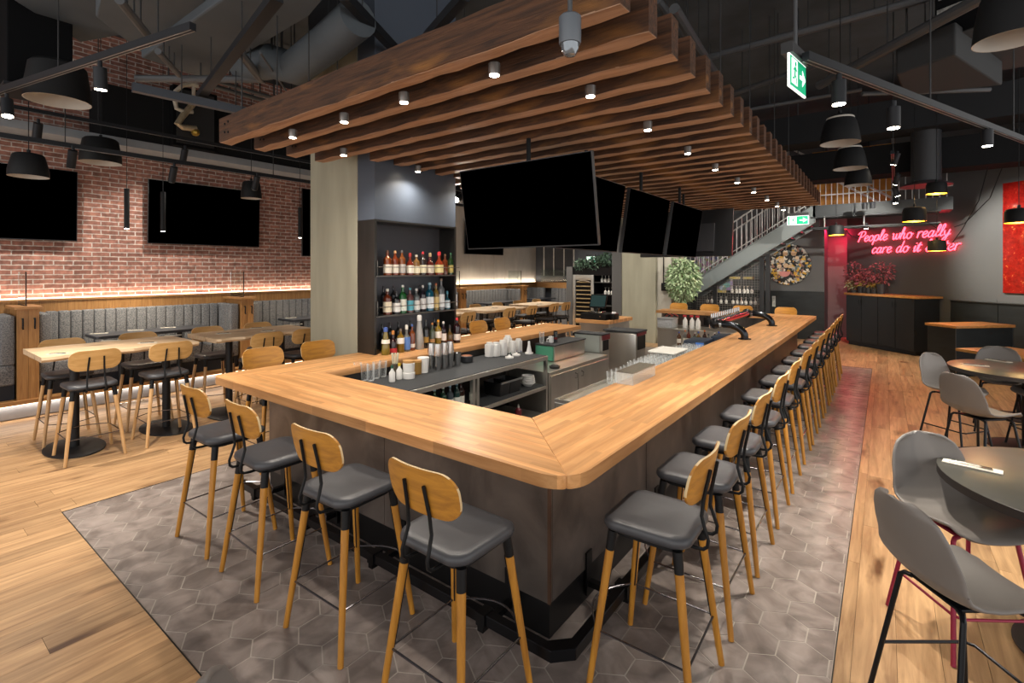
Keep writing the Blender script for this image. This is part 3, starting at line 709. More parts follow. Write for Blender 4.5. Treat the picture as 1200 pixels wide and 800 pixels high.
# ================= RIGHT HAND TABLES AND SHELL STOOLS =================
shell=M('grey_shell','#716c68',.45,var=.03,scale=3,bump=.02)
def make_shell(legm):
    t=thing('shell_stool','','')
    P=[(.235,.628,.150),(.225,.646,.185),(.16,.652,.225),(.06,.642,.242),(-.05,.636,.248),(-.13,.645,.245),(-.185,.675,.243),(-.222,.73,.240),(-.248,.80,.236),(-.27,.87,.226),(-.29,.94,.208),(-.307,1.0,.176),(-.316,1.035,.125),(-.319,1.046,.07)]
    nv=len(P)-1
    def f(u,v):
        k=v*nv;i=min(int(k),nv-1);fr=k-i
        y,z,w=[P[i][q]+(P[i+1][q]-P[i][q])*fr for q in range(3)]
        s=2*u-1;bk=min(1,max(0,(z-.64)/.16)) if y<0 else 0
        x=w*s
        return (x,y+bk*.05*s*s-.0*(1-bk),z+(1-bk)*.045*abs(s)**2.4*(1 if y<.2 else .4))
    mb=MB();mb.grid(f,22,nv*3)
    o=mb.build('seat_shell',shell,t,ang=80)
    so=o.modifiers.new('thick','SOLIDIFY');so.thickness=.018;so.offset=-1
    sb=o.modifiers.new('smooth','SUBSURF');sb.levels=1;sb.render_levels=1
    # seam across the bend
    mb=MB();mb.tube([Vector(f(i/24,.52))+Vector((0,.004,.004)) for i in range(25)],.0022,5);mb.build('seam',M('seam_dark','#4a4846',.7),t)
    q={}
    for sx in(-1,1):
        for sy,yy in((1,.13),(-1,-.12)):
            a=Vector((sx*.12,yy,.618));k=Vector((sx*.165,yy+sy*.02,.60));b_=Vector((sx*.235,sy*.235,.002));q[sx,sy]=(k,b_)
            MB().tube([a,Vector((sx*.15,yy+sy*.01,.615)),k,b_],.0115,10).build('leg',legm,t)
    c=lambda sx,sy:q[sx,sy][0].lerp(q[sx,sy][1],.60)
    A,B_,C_,D=c(-1,1),c(1,1),c(1,-1),c(-1,-1)
    MB().tube([D,A,A+Vector((.03,.03,0)),B_+Vector((-.03,.03,0)),B_,C_],.0075,8).build('foot_ring',legm,t)
    MB().box(-.13,.13,-.125,.135,.612,.626,.004).build('seat_mount',legm,t)
    return t
blueblk=M('blue_black_metal','#15181d',.35,.5);pink=M('raspberry_metal','#8e2440',.4,.3)
P_sh=Proto(make_shell(blueblk));P_pk=Proto(make_shell(pink))
def shp(P,x,y,face,l,g='grey shell stools at the round tables'):
    o=P.put((x,y,0),rad(face-90),l,g);o['category']='stool';return o
shp(P_sh,.27,2.96,37,'grey shell stool with black legs in the near right corner, closest to the camera')
shp(P_pk,.34,3.74,-55,'grey shell stool with raspberry pink legs at the near dark round table')
shp(P_sh,.75,6.62,42,'grey shell stool seen from behind at the far round table, its back toward the bar')
shp(P_sh,.64,7.66,-38,'grey shell stool at the far round table facing the camera, leftmost of the far ones')
shp(P_sh,1.45,8.05,-150,'grey shell stool half hidden behind the rim of the far round table','grey shell stools at the round tables')
shp(P_sh,1.16,8.75,-95,'grey shell stool on the far side of the far round table','grey shell stools at the round tables')
shp(P_sh,-1.14,.722,60,'grey shell stool showing only its back tip at the bottom edge')
rt_top=M('dark_round_top','#45443f',.3,var=.12,scale=5);rim=M('table_rim','#2a2523',.5)
def round_table(x,y,r,z,l):
    t=thing('round_table','dark round table on a black pedestal, '+l,'table',(x,y,0),'dark round tables')
    MB().lathe((x,y,0),[(r,z-.045),(r,z-.001)],64).build('rim',rim,t)
    MB().lathe((x,y,0),[(r-.002,z-.001),(r-.004,z)],64).build('tabletop',rt_top,t)
    MB().cyl((x,y,.02),(x,y,z-.045),.05,n=20).build('pedestal',pedm,t)
    MB().lathe((x,y,0),[(.36,.002),(.36,.012),(.33,.02),(.06,.03)],40).build('foot_plate',pedm,t)
round_table(.926,3.885,.68,.9,'in the near right corner')
round_table(1.31,8.10,.70,.9,'beyond the near right one')
# wood table behind
t=thing('square_table','square honey oak table on a black pedestal just behind the far round table','table',(1.55,9.55,0))
ob=MB();ob.obox((1.5,9.7),DU,.5,DV,.45,.86,.9,.004);ob.build('tabletop',wood('honey_top','#b98a4e','#96692f',0,rough=.35,gs=1.),t)
MB().cyl((1.5,9.7,.02),(1.5,9.7,.86),.045,n=16).build('pedestal',pedm,t)
MB().lathe((1.5,9.7,0),[(.33,.002),(.33,.014),(.06,.03)],32).build('foot_plate',pedm,t)
# place settings
nap=M('cream_napkin','#d9d2c4',.9);cut=M('cutlery','#c9c7c2',.2,1)
def setting(name,label,c,ang,s=1.0,dk=False):
    t=thing(name,label,'place setting',c,'folded napkins with cutlery')
    u=Vector((math.cos(ang),math.sin(ang),0));v=Vector((-u.y,u.x,0));c=Vector(c)
    mb=MB();mb.obox(c,u,.13*s,v,.035*s,c.z+.001,c.z+.008,.002);mb.build('napkin',nap,t)
    for k,(dv,l) in enumerate(((-.012,.10),(.012,.095))):
        mb=MB();p=c+v*dv*s+Vector((0,0,.012))
        mb.tube([p-u*l*s,p-u*.2*l*s,p+u*.35*l*s],.003*s,6)
        q=p+u*.6*l*s
        mb.loft([[q+u*a*.3*l*s+v*b_*.011*s+Vector((0,0,dz)) for a,b_ in((-1,.35),(-.3,1),(1,.8),(1,-.8),(-.3,-1),(-1,-.35))] for dz in(-.002,.002)])
        mb.build('fork' if k==0 else 'knife',cut if not dk else BLACK,t)
    return t
def on(px,py,z): p=PZ(px,py,z);return (p.x,p.y,z)
setting('cutlery_setting','napkin with cutlery at the rim of the near dark round table',on(1139,547,.9),rad(-10),1.0)
setting('cutlery_setting','napkin with cutlery at the left rim of the far round table',on(1142,428,.9),rad(-2),1.0)
setting('cutlery_setting','napkin with cutlery at the back of the far round table',on(1170,423,.9),rad(-40),1.0)
for px,py,l in((68,415,'at the left end of the near tall table'),(130,399,'at the middle of the near tall table'),(173,402,'on the near tall table beside the right stool'),(203,393,'at the right end of the near tall table'),(262,391,'at the left end of the second tall table'),(301,384.5,'on the back edge of the second tall table'),(314,388,'at the middle of the second tall table'),(347,380,'at the right end of the second tall table')):
    setting('cutlery_setting','small napkin with dark cutlery '+l,on(px,py,TZ),rad(60),.75,True)
for px,py,l in((116,391,'at the left end of the dark table in the near booth'),(159,387,'at the middle of the dark table in the near booth'),(197,384,'at the right of the dark table in the near booth'),(341,372.5,'on the dark booth table left of the concrete column')):
    setting('cutlery_setting','small napkin with cutlery '+l,on(px,py,1.075),rad(70),.8)
for px,py,z,l in((580,361,TZ,'on the second tall table beyond the liquor cabinet'),(632,356.5,TZ,'on the farthest tall table')): setting('cutlery_setting','small napkin with dark cutlery '+l,on(px,py,z),rad(60),.75,True)

# ================= CABINETS BY THE NEON =================
bcab=M('black_cabinet','#1c1d1f',.5,.2,var=.15,scale=2);honey=wood('honey_edge_top','#c08a4f','#a06d35',0,rough=.35,gs=1.)
LCF=CF+DU*2.05
t=thing('tall_cabinet','tall black cabinet with honey oak top and potted plants on it, under the neon sign','cabinet',(CF.x,CF.y,0))
mid=CF+DU*1.02+DV*.36;ZT=1.36
mb=MB();mb.obox(mid,DU,1.0,DV,.33,.1,ZT);mb.build('body',bcab,t,False)
mb=MB();mb.obox(mid+DV*.02,DU,.98,DV,.31,.005,.1);mb.build('kick',kick,t,False)
for k in range(4):
    c=CF+DU*(.27+.5*k)-DV*.001
    mb=MB();mb.obox(c+DV*.02,DU,.243,DV,.012,.12,ZT-.02,.002);d=mb.build('door',bcab,t,False)
    mb=MB();p=c-DV*.02+DU*(.2 if k%2==0 else -.2);mb.cyl((p.x,p.y,1.12),(p.x,p.y,1.26),.006,n=8);mb.build('handle',BLACK,d)
mb=MB();mb.obox(mid,DU,1.06,DV,.37,ZT,ZT+.055,.004);mb.build('top',honey,t)
LZ=.98;lf=PZ(1119.8,381.8,LZ)
t=thing('low_cabinet','low dark steel cabinet with honey oak top beside the far round table','cabinet',(lf.x,lf.y,0))
c=lf+DU*.3+DV*.67
mb=MB();mb.obox(c,DU,.28,DV,.64,.004,LZ-.05,.004);mb.build('body',wain,t,False)
mb=MB();mb.obox(c,DU,.31,DV,.67,LZ-.05,LZ,.004);mb.build('top',honey,t)
for a,b_ in((-.28,-.64),(-.28,.64)):
    p=c+DU*a+DV*b_;mb=MB();mb.obox(p,DU,.006,DV,.006,.004,LZ-.05);mb.build('corner_angle',M('steel_cap','#6e7072',.3,.9),t,False)

# plants on the tall cabinet
potm=M('dark_pot','#2d2c30',.5)
def leafy(mb,c,rx,ry,rz,n,ls,rnd,droop=.3):
    for _ in range(n):
        while True:
            p=Vector((rnd.uniform(-1,1),rnd.uniform(-1,1),rnd.uniform(-1,1)))
            if .25<p.length<1:break
        q=Vector((c[0]+p.x*rx,c[1]+p.y*ry,c[2]+p.z*rz))
        d=Vector((p.x+rnd.uniform(-.6,.6),p.y+rnd.uniform(-.6,.6),p.z*.5+rnd.uniform(-.6,.5)-droop)).normalized()
        s=d.cross(Vector((rnd.uniform(-1,1),rnd.uniform(-1,1),rnd.uniform(-1,1)))).normalized();l=ls*rnd.uniform(.7,1.3);nrm=d.cross(s)*(l*.12)
        mb.face([mb.bm.verts.new(x) for x in(q,q+d*l*.45+s*l*.24+nrm,q+d*l,q+d*l*.45-s*l*.24+nrm)])
def leafmat(n,a,b_):
    if n in MC:return MC[n]
    m,nt,N,L,b=newmat(n);b.inputs['Roughness'].default_value=.5
    g=N.new('ShaderNodeNewGeometry');r=N.new('ShaderNodeValToRGB');r.color_ramp.elements[0].color=lin(a);r.color_ramp.elements[1].color=lin(b_);L.new(g.outputs['Random Per Island'],r.inputs[0]);L.new(r.outputs[0],b.inputs['Base Color']);MC[n]=m;return m
rp=random.Random(3)
plz=ZT+.055
stem=M('stem_brown','#4a3a2c',.8)
def cabplant(px,py,h,w,mt,l,potr=.085,poth=.17,n=110,ls=.09):
    # on the cabinet top, along its middle line
    r=ray(px,py);best=min((i*.002 for i in range(1060)),key=lambda k:abs(math.atan2(*((CF+DU*k+DV*.45).xy))-math.atan2(r[0],r[1])))
    p=CF+DU*best+DV*.34
    t=thing('potted_plant',l,'plant',(p.x,p.y,plz),'potted plants on the tall cabinet')
    MB().lathe((p.x,p.y,plz),[(potr*.8,.001),(potr,poth),(potr*.9,poth),(potr*.85,poth-.02)],18).build('pot',potm,t)
    mb=MB()
    for k in range(5):
        a=2*PI*k/5;mb.tube([(p.x,p.y,plz+poth-.03),(p.x+.3*w*math.cos(a),p.y+.3*w*math.sin(a),plz+poth+h*.45),(p.x+.62*w*math.cos(a),p.y+.62*w*math.sin(a),plz+poth+h*.9)],.006,5,.002)
    mb.build('stems',stem,t)
    mb=MB();leafy(mb,(p.x,p.y,plz+poth+h*.55),w,w,h*.55,n,ls,rp);mb.build('leaves',mt,t,False)
lred=leafmat('red_leaf','#5c2f35','#a05560');lgr=leafmat('pale_leaf','#5b6b4a','#c9c8a4');lor=leafmat('rust_leaf','#7a4a3a','#b3806a');lye=leafmat('olive_leaf','#6a5a2c','#a08a3a')
cabplant(980,334,.26,.17,lgr,'pale green leafy potted plant at the left end of the tall cabinet',.08,.10,140)
cabplant(991,335,.24,.14,lor,'rust leaved potted plant second from the left on the tall cabinet',.08,.10,130)
cabplant(997,320,.62,.24,lred,'tall dark red shrub rising behind the small pots on the tall cabinet',.085,.2,150)
cabplant(1005,335,.12,.13,lye,'small olive potted plant left of the middle on the tall cabinet',.085,.17,90)
cabplant(1013,326,.48,.2,lred,'dark red shrub second from the left of the red ones on the tall cabinet',.085,.2,130)
cabplant(1022,326,.44,.18,lred,'bright red shrub at the middle of the tall cabinet',.085,.2,120)
cabplant(1019,336,.12,.13,lye,'small olive potted plant at the middle on the tall cabinet',.085,.17,90)
cabplant(1029,336,.12,.12,lye,'small olive potted plant right of the middle on the tall cabinet',.085,.17,90)
cabplant(1037,330,.55,.30,lred,'wide spreading red shrub in a dark pot at the right on the tall cabinet',.11,.26,170)

# ================= NEON SIGN =================
neonm=M('neon_tube','#ff5a60',.4,emit='#ff3648',es=5.5)
G={ # stroke letters on a unit x-height grid: (advance, strokes)
'P':(1.1,[[(.25,-.05),(.4,.8),(.5,1.75)],[(.0,1.35),(.2,1.7),(.6,1.85),(1.0,1.75),(1.1,1.4),(.9,1.0),(.5,.8),(.38,.85)]]),
'e':(.72,[[(.05,.45),(.4,.55),(.6,.8),(.45,1.0),(.2,.9),(.1,.45),(.25,.05),(.5,.05),(.72,.3)]]),
'o':(.78,[[(.45,1.0),(.15,.85),(.1,.35),(.3,.0),(.6,.15),(.68,.6),(.5,1.0),(.55,.8),(.85,.75)]]),
'p':(.85,[[(.2,1.0),(.05,-.7)],[(.12,.4),(.3,.9),(.6,1.0),(.72,.6),(.55,.08),(.3,.0),(.15,.2)],[(.55,.08),(.85,.25)]]),
'l':(.5,[[(.0,.2),(.3,.9),(.45,1.6),(.35,1.9),(.2,1.6),(.15,.5),(.25,.05),(.5,.25)]]),
'w':(1.1,[[(.05,.9),(.15,1.0),(.2,.3),(.35,.0),(.55,.4),(.6,.95),(.6,.3),(.75,.0),(.98,.35),(1.0,1.0),(1.15,.85)]]),
'h':(.85,[[(.0,.2),(.3,1.1),(.4,1.8),(.25,1.8),(.12,.0)],[(.14,.5),(.35,.95),(.55,.9),(.52,.3),(.62,.02),(.85,.3)]]),
'r':(.62,[[(.12,1.0),(.12,.5),(.12,.0)],[(.12,.55),(.22,.85),(.4,1.0),(.6,.92)]]),
'a':(.85,[[(.6,.85),(.35,1.0),(.1,.6),(.15,.1),(.4,.05),(.6,.5),(.65,1.0),(.58,.3),(.68,.03),(.88,.3)]]),
'y':(.8,[[(.05,.9),(.12,.4),(.3,.1),(.52,.45),(.62,1.0)],[(.62,1.0),(.5,.0),(.3,-.7),(.08,-.6),(.2,-.2),(.8,.35)]]),
'c':(.68,[[(.58,.8),(.4,1.0),(.14,.7),(.12,.25),(.35,.0),(.68,.3)]]),
'd':(.88,[[(.58,.85),(.35,1.0),(.1,.6),(.15,.1),(.4,.05),(.6,.5),(.78,1.9)],[(.7,1.2),(.6,.3),(.7,.03),(.9,.3)]]),
'i':(.42,[[(.05,.5),(.18,1.0),(.12,.2),(.22,.02),(.42,.3)],[(.22,1.35),(.25,1.42)]]),
't':(.5,[[(.0,.4),(.28,1.5),(.16,.2),(.28,.02),(.52,.3)],[(.0,1.05),(.5,1.1)]]),
'b':(.8,[[(.0,.3),(.3,1.1),(.4,1.8),(.25,1.8),(.14,.2),(.35,.0),(.6,.2),(.6,.7),(.45,.85),(.62,.75),(.85,.8)]])}
def smoothp(p,k=3):
    out=[]
    for i in range(len(p)-1):
        p0=p[max(i-1,0)];p1=p[i];p2=p[i+1];p3=p[min(i+2,len(p)-1)]
        for j in range(k):
            t=j/k;out.append(tuple(.5*((2*p1[q])+(-p0[q]+p2[q])*t+(2*p0[q]-5*p1[q]+4*p2[q]-p3[q])*t*t+(-p0[q]+3*p1[q]-3*p2[q]+p3[q])*t**3) for q in(0,1)))
    out.append(p[-1]);return out
def dwhit(px,py,off=.06):
    r=ray(px,py);p0=DW0-DV*off
    # intersect ray with the diagonal wall plane (normal DV)
    k=(p0.x*DV.x+p0.y*DV.y)/(r[0]*DV.x+r[1]*DV.y);return Vector((r[0]*k,r[1]*k,H+r[2]*k))
ns=thing('neon_sign','red neon script reading People who really care do it better on the dark diagonal wall','neon sign',tuple(dwhit(1060,285)))
def write(txt,pa,pb):
    """write along the wall from the wall point seen at pa to that at pb"""
    A,B_=dwhit(*pa),dwhit(*pb);z=(A.z+B_.z)/2
    wid=sum(.62 if ch==' ' else G[ch][0] for ch in txt);L_=math.hypot(B_.x-A.x,B_.y-A.y);s=L_/wid;d=Vector((B_.x-A.x,B_.y-A.y,0)).normalized()
    x=0
    for wd in txt.split(' '):
        mb=MB();gm=MB()
        for ch in wd:
            adv,ss=G[ch]
            for st in ss:
                P=[A+d*((x+p[0]+.24*p[1])*s)+Vector((0,0,z-A.z+p[1]*s*.72)) for p in smoothp(st)]
                mb.tube(P,.014,6)
            x+=adv
        mb.build('neon_word',neonm,ns);gm.bm.free()
        x+=.62
    return s
s1_=write('People who really',(1004,283),(1113,276.5))
write('care do it better',(1021,297),(1124,292.5))
mb=MB()
for px,py in((1006,276),(1040,274),(1075,271),(1110,268),(1025,290),(1060,290),(1120,286)):
    p=dwhit(px,py,.0);mb.cyl((p.x,p.y,p.z),(p-DV*.06),.008,n=6)
mb.build('standoff',BLACK,ns)
lp=Vector((ax1+.75,nY-.35,3.25));MB().box(lp.x-.6,lp.x+.6,lp.y,lp.y+.03,lp.z,lp.z+.03).build('light_bar',M('red_lamp','#ff2030',.5,emit='#ff1a30',es=3),ns,False)
area(ns,lp-Vector((0,0,.01)),1.2,.03,55,(rad(-25),0,0),(1,.02,.08))
# red lacquer panel
a=dwhit(1175,215,.05);b_=dwhit(1175,343,.05)
m,nt,N,L,b=newmat('red_lacquer');b.inputs['Roughness'].default_value=.12;b.inputs['Coat Weight'].default_value=.6
tc=N.new('ShaderNodeTexCoord');vo=N.new('ShaderNodeTexNoise');vo.inputs['Scale'].default_value=9;vo.inputs['Detail'].default_value=8;vo.inputs['Roughness'].default_value=.75;L.new(tc.outputs['Object'],vo.inputs['Vector'])
r=N.new('ShaderNodeValToRGB');e=r.color_ramp.elements;e[0].position=.60;e[0].color=lin('#8c1a14');e[1].position=.72;e[1].color=lin('#d2a85a');x=e.new(.4);x.color=lin('#6e0f0c');L.new(vo.outputs['Fac'],r.inputs[0]);L.new(r.outputs[0],b.inputs['Base Color'])
redm=m
dl_=(a-DW0).dot(DU)
t=thing('wall_panel','glossy red panel with gold flecks on the right wall','wall art',tuple(a))
mb=MB();c=dw(dl_-1.2,.035);mb.obox(c,DU,1.2,DV,.015,b_.z,a.z,.004);mb.build('panel',redm,t,False)
mb=MB();mb.obox(dw(dl_-1.2,.010),DU,1.15,DV,.01,b_.z+.05,a.z-.05);mb.build('batten',BLACK,t,False)
# round artwork
c=PY(923,309.5,AY-.04);rr=24.3/F*dep(c)
m,nt,N,L,b=newmat('floral_print');b.inputs['Roughness'].default_value=.4
tc=N.new('ShaderNodeTexCoord');vo=N.new('ShaderNodeTexVoronoi');vo.inputs['Scale'].default_value=17;nn=N.new('ShaderNodeTexNoise');nn.inputs['Scale'].default_value=9
L.new(tc.outputs['Object'],nn.inputs['Vector']);vv=N.new('ShaderNodeVectorMath');vv.operation='MULTIPLY_ADD';vv.inputs[1].default_value=(.12,.12,.12);L.new(nn.outputs['Color'],vv.inputs[0]);L.new(tc.outputs['Object'],vv.inputs[2]);L.new(vv.outputs[0],vo.inputs['Vector'])
sp_=N.new('ShaderNodeSeparateColor');L.new(vo.outputs['Color'],sp_.inputs[0]);r=N.new('ShaderNodeValToRGB');r.color_ramp.interpolation='CONSTANT';e=r.color_ramp.elements
cols=['#16181a','#1c1e1c','#23282a','#8a8f8e','#c9a23a','#b9b6ae','#1b1d20','#8f6a62','#5d7276','#d8d4c8','#15171a']
e[0].position=0;e[0].color=lin(cols[0]);e[1].position=.1;e[1].color=lin(cols[1])
for i,cc in enumerate(cols[2:]): x=e.new(.2+.09*i);x.color=lin(cc)
L.new(sp_.outputs[0],r.inputs[0]);L.new(r.outputs[0],b.inputs['Base Color']);art=m
t=thing('round_artwork','round dark artwork of scattered flowers and a pink bowl on the far wall','wall art',tuple(c))
def disc(mb,c,r_,y0,y1,n=48,sc=1): return mb.loft([[(c.x+r_*math.cos(2*PI*k/n),y,c.z+r_*math.sin(2*PI*k/n)) for k in range(n)] for y in(y1,y0)])
disc(MB(),c,rr,AY-.05,AY-.004).build('disc',M('art_edge','#1a1a1c',.5),t)
disc(MB(),c,rr*.985,AY-.055,AY-.051).build('print',art,t)
bc=PY(919,318,AY-.056);mb=MB();n=16;rb=6.6/F*dep(c)
mb.loft([[(bc.x+rb*math.cos(PI+PI*k/n),y,bc.z+rb*.95*math.sin(PI+PI*k/n)) for k in range(n+1)] for y in(AY-.056,AY-.059)]);mb.build('pink_bowl',M('art_pink','#cf8a86',.6),t)
mb=MB();rnd=random.Random(5)
for px,py,rr_,in((916,305,3.2),(921,311,2.6),(913,312,2.4),(926,312,2.2),(930,297,2.8),(934,302,2),(920,297,2.4),(912,320,1.5)):
    q=PY(px,py,AY-.057);disc(mb,q,rr_/F*dep(c),AY-.06,AY-.056,14)
mb.build('pale_blooms',M('art_bloom','#cdb492',.6,var=.25,scale=20),t)
# small framed poster beside the mesh door
q=PY(907,353,AY-.06);t=thing('poster','small framed grey poster on the dark panel left of the wainscot under the round artwork','poster',tuple(q))
h=7/F*dep(q);w_=2.2/F*dep(q)
MB().box(q.x-w_,q.x+w_,AY-.075,AY-.052,q.z-h,q.z+h,.004).build('frame',BLACK,t,False)
MB().box(q.x-w_*.8,q.x+w_*.8,AY-.078,AY-.0755,q.z-h*.9,q.z+h*.9).build('sheet',M('poster_grey','#9aa0a0',.6,var=.4,scale=14),t,False)
# ================= STAIR =================
steel=M('stair_steel','#7a8284',.5,.3);rail=M('rail_grey','#b5b7b7',.4,.4)
SY=14.5
st=thing('staircase','grey steel staircase with baluster railing rising to the right behind the bar','staircase',(-2.6,SY,0))
b0=PY(812,347.5,SY);b1=PY(950,263.5,SY)       # lower edge of the stringer
t0=PY(812,329.5,SY);t1=PY(950,243.5,SY)
sl=(b1.z-b0.z)/(b1.x-b0.x)
def zb(x): return b0.z+sl*(x-b0.x)
hgt=t0.z-b0.z
for yy in(SY,SY+1.1):
    xa,xb=b0.x-.3,b1.x+.1
    mb=MB();mb.loft([[(xa,y,zb(xa)),(xb,y,zb(xb)),(xb,y,zb(xb)+hgt),(xa,y,zb(xa)+hgt)] for y in(yy,yy+.04)]);mb.build('stringer',steel,st,False)
    mb=MB();mb.loft([[(xa,y,zb(xa)-.015),(xb,y,zb(xb)-.015),(xb,y,zb(xb)),(xa,y,zb(xa))] for y in(yy-.06,yy+.04)]);mb.loft([[(xa,y,zb(xa)+hgt),(xb,y,zb(xb)+hgt),(xb,y,zb(xb)+hgt+.015),(xa,y,zb(xa)+hgt+.015)] for y in(yy-.06,yy+.04)]);mb.build('flange',steel,st,False)
n=13;dark=M('tread_dark','#2d3032',.6)
for k in range(n):
    x=b0.x-.1+(b1.x-b0.x)*k/n
    MB().box(x,x+.3,SY+.05,SY+1.09,zb(x)+hgt*.45,zb(x)+hgt*.45+.04).build('tread',dark,st,False)
for yy in(SY+.02,SY+1.1):
    mb=MB()
    x=b0.x-.2
    while x<b1.x+.05: mb.cyl((x,yy,zb(x)+hgt),(x,yy,zb(x)+hgt+.92),.011,n=6);x+=.125
    build_split(mb,'baluster',rail,st)
    MB().tube([(b0.x-.25,yy,zb(b0.x-.25)+hgt+.93),(b1.x+.1,yy,zb(b1.x+.1)+hgt+.93)],.022,8).build('top_rail',rail,st)
    MB().tube([(b0.x-.25,yy-.03,zb(b0.x-.25)+hgt+.12),(b1.x+.1,yy-.03,zb(b1.x+.1)+hgt+.12)],.014,8).build('lower_rail',rail,st)
# landing rail
lr=thing('landing_railing','pale metal baluster railing of the upper landing above the neon','railing',(0,SY+.1,lz0+.28))
xe=PY(1117,245,SY).x
zt_=lz0+.28
mb=MB();x=-1.3
while x<xe: mb.cyl((x,SY+.1,zt_),(x,SY+.1,zt_+.95),.010,n=6);x+=.12
build_split(mb,'baluster',rail,lr)
MB().tube([(-1.35,SY+.1,zt_+.95),(xe,SY+.1,zt_+.95)],.022,8).build('top_rail',rail,lr)
MB().tube([(-1.35,SY+.05,zt_+.25),(xe,SY+.05,zt_+.25)],.016,8).build('lower_rail',rail,lr)
# flight to the floor above, seen behind the railing
uf=thing('upper_stair_railing','pair of pale sloping handrails of the upper flight behind the landing railing','railing',(0,16.2,zt_))
A=PY(1000,222,16.2);B_=PY(1048,246,16.2)
for dz in(0,.28): MB().tube([(A.x-1.6,16.2,A.z+1.6*(A.z-B_.z)/(B_.x-A.x)+dz),(B_.x,16.2,B_.z+dz)],.028,8).build('handrail',M('pale_rail','#d5d6d4',.4),uf)
mb=MB();mb.cyl((A.x-1.55,16.2,zt_),(A.x-1.55,16.2,A.z+1.9),.03,n=8);mb.cyl((B_.x-.05,16.2,zt_),(B_.x-.05,16.2,B_.z+.3),.03,n=8);build_split(mb,'post',rail,uf)
# landing underside frame, caught red by the neon
uf=thing('steel_framework','steel frame of bars hanging under the landing, edged red by the neon','frame',(0,SY+.5,lz0-.3))
for dy,dz in((0.0,-.02),(.5,-.02),(0,-.28),(.5,-.28)): MB().tube([(-1.5,SY+dy,lz0+dz),(xe-.2,SY+dy,lz0+dz)],.022,6).build('bar',M('landing_steel','#3d4144',.5,.4),uf)
for x in(-1.2,-.4,.5): MB().tube([(x,SY,lz0),(x,SY,lz0-.28)],.016,6).build('strut',rail,uf)
# hanger rods of the frame, right
# ================= MESH WINE STORE UNDER THE STAIR =================
MY=14.9
wx0,wx1=PY(806,350,MY).x,PY(889,350,MY).x
wr=thing('wire_mesh_screen','black wire mesh screen closing the wine store under the staircase','mesh screen',((wx0+wx1)/2,MY,0))
ztop=lambda x: zb(x)-.05
m=MB();step=.07;x=wx0
while x<=wx1+.01: m.cyl((x,MY,.9),(x,MY,max(1,ztop(x))),.004,n=4);x+=step
z=.9
while z<2.9:
    xs_=max(wx0,b0.x+(z+.05-b0.z)/sl)
    if xs_<wx1: m.cyl((xs_,MY,z),(wx1,MY,z),.004,n=4)
    z+=step
m.build('mesh',M('mesh_wire','#8c8d8b',.4,.6),wr,False)
mb=MB()
for px in(814,838,893,900): 
    x=PY(px,350,MY).x;mb.box(x-.05,x+.05,MY-.04,MY+.04,0,max(1.1,zb(x)-.03))
build_split(mb,'post',M('mesh_post','#2a2c2f',.5,.4),wr,False)
sh=thing('wine_shelving','dark shelves behind the mesh holding glasses and bottles under the staircase','shelving',((wx0+wx1)/2,MY+.35,0))
szs=[PY(860,z_,MY+.3).z for z_ in(356,343,327)]
for z in szs: 
    xs_=max(wx0,b0.x+(z+.35-b0.z)/sl)
    MB().box(xs_,wx1,MY+.18,MY+.55,z-.03,z).build('shelf',M('store_shelf','#3a3835',.6),sh,False)
MB().box(wx0,wx1,MY+.6,MY+.63,0,1.25).build('back',darkwall,sh,False)
wg=M('frosted_glass','#e9e6df',.25)
gp=thing('wine_glass','upturned white looking wine glass on the shelves behind the wire mesh','glass');MB().lathe((0,0,0),[(.032,.0),(.045,.04),(.040,.09),(.012,.115),(.006,.12),(.006,.19)],12).build('bowl',wg,gp)
MB().lathe((0,0,0),[(.006,.19),(.034,.196),(.034,.2)],12).build('foot',wg,gp)
P_g=Proto(gp)
for zi,row in((0,(829,834,839,845,851,859,864,869,874,880,885)),(1,(858,863,867,872,876,881))):
    for px in row: 
        x=PY(px,350,MY+.3).x;o=P_g.put((x,MY+.3,szs[zi]),0,None,'glasses behind the mesh');o['category']='glass';o['label']='white looking wine glass on the '+('lower' if zi==0 else 'middle')+' shelf behind the wire mesh'
bx_=thing('box','','');MB().box(-.13,.13,-.08,.08,0,.07,.004).build('carton',M('pale_carton','#b8a878',.8),bx_)
MB().box(-.05,.05,-.082,-.0802,.02,.05).build('paper_label',M('yellow_label','#c9b23a',.7),bx_)
P_b=Proto(bx_)
for px,zi,l in((845,1,'on the middle shelf left'),(861,2,'on the upper shelf left'),(877,2,'on the upper shelf right')):
    o=P_b.put((PY(px,350,MY+.3).x,MY+.3,szs[zi]),0,'small pale carton with yellow label behind the wire mesh '+l,'cartons behind the mesh');o['category']='box'
# colourful wall behind the upper stair run
q0=PY(818,312,16.8);q1=PY(852,295,16.8)
t=thing('colourful_mural','bright mottled poster panel glimpsed between the balusters left of the staircase','wall art',((q0.x+q1.x)/2,16.8,1.5))
m,nt,N,L,b=newmat('mural');tc=N.new('ShaderNodeTexCoord');vo=N.new('ShaderNodeTexVoronoi');vo.inputs['Scale'].default_value=9;L.new(tc.outputs['Object'],vo.inputs['Vector']);h=N.new('ShaderNodeHueSaturation');h.inputs['Saturation'].default_value=.6;h.inputs['Value'].default_value=.7;L.new(vo.outputs['Color'],h.inputs['Color']);L.new(h.outputs[0],b.inputs['Base Color'])
MB().box(q0.x-.1,q1.x+.15,16.8,16.895,q0.z-.76,q1.z+.4).build('panel',m,t,False)
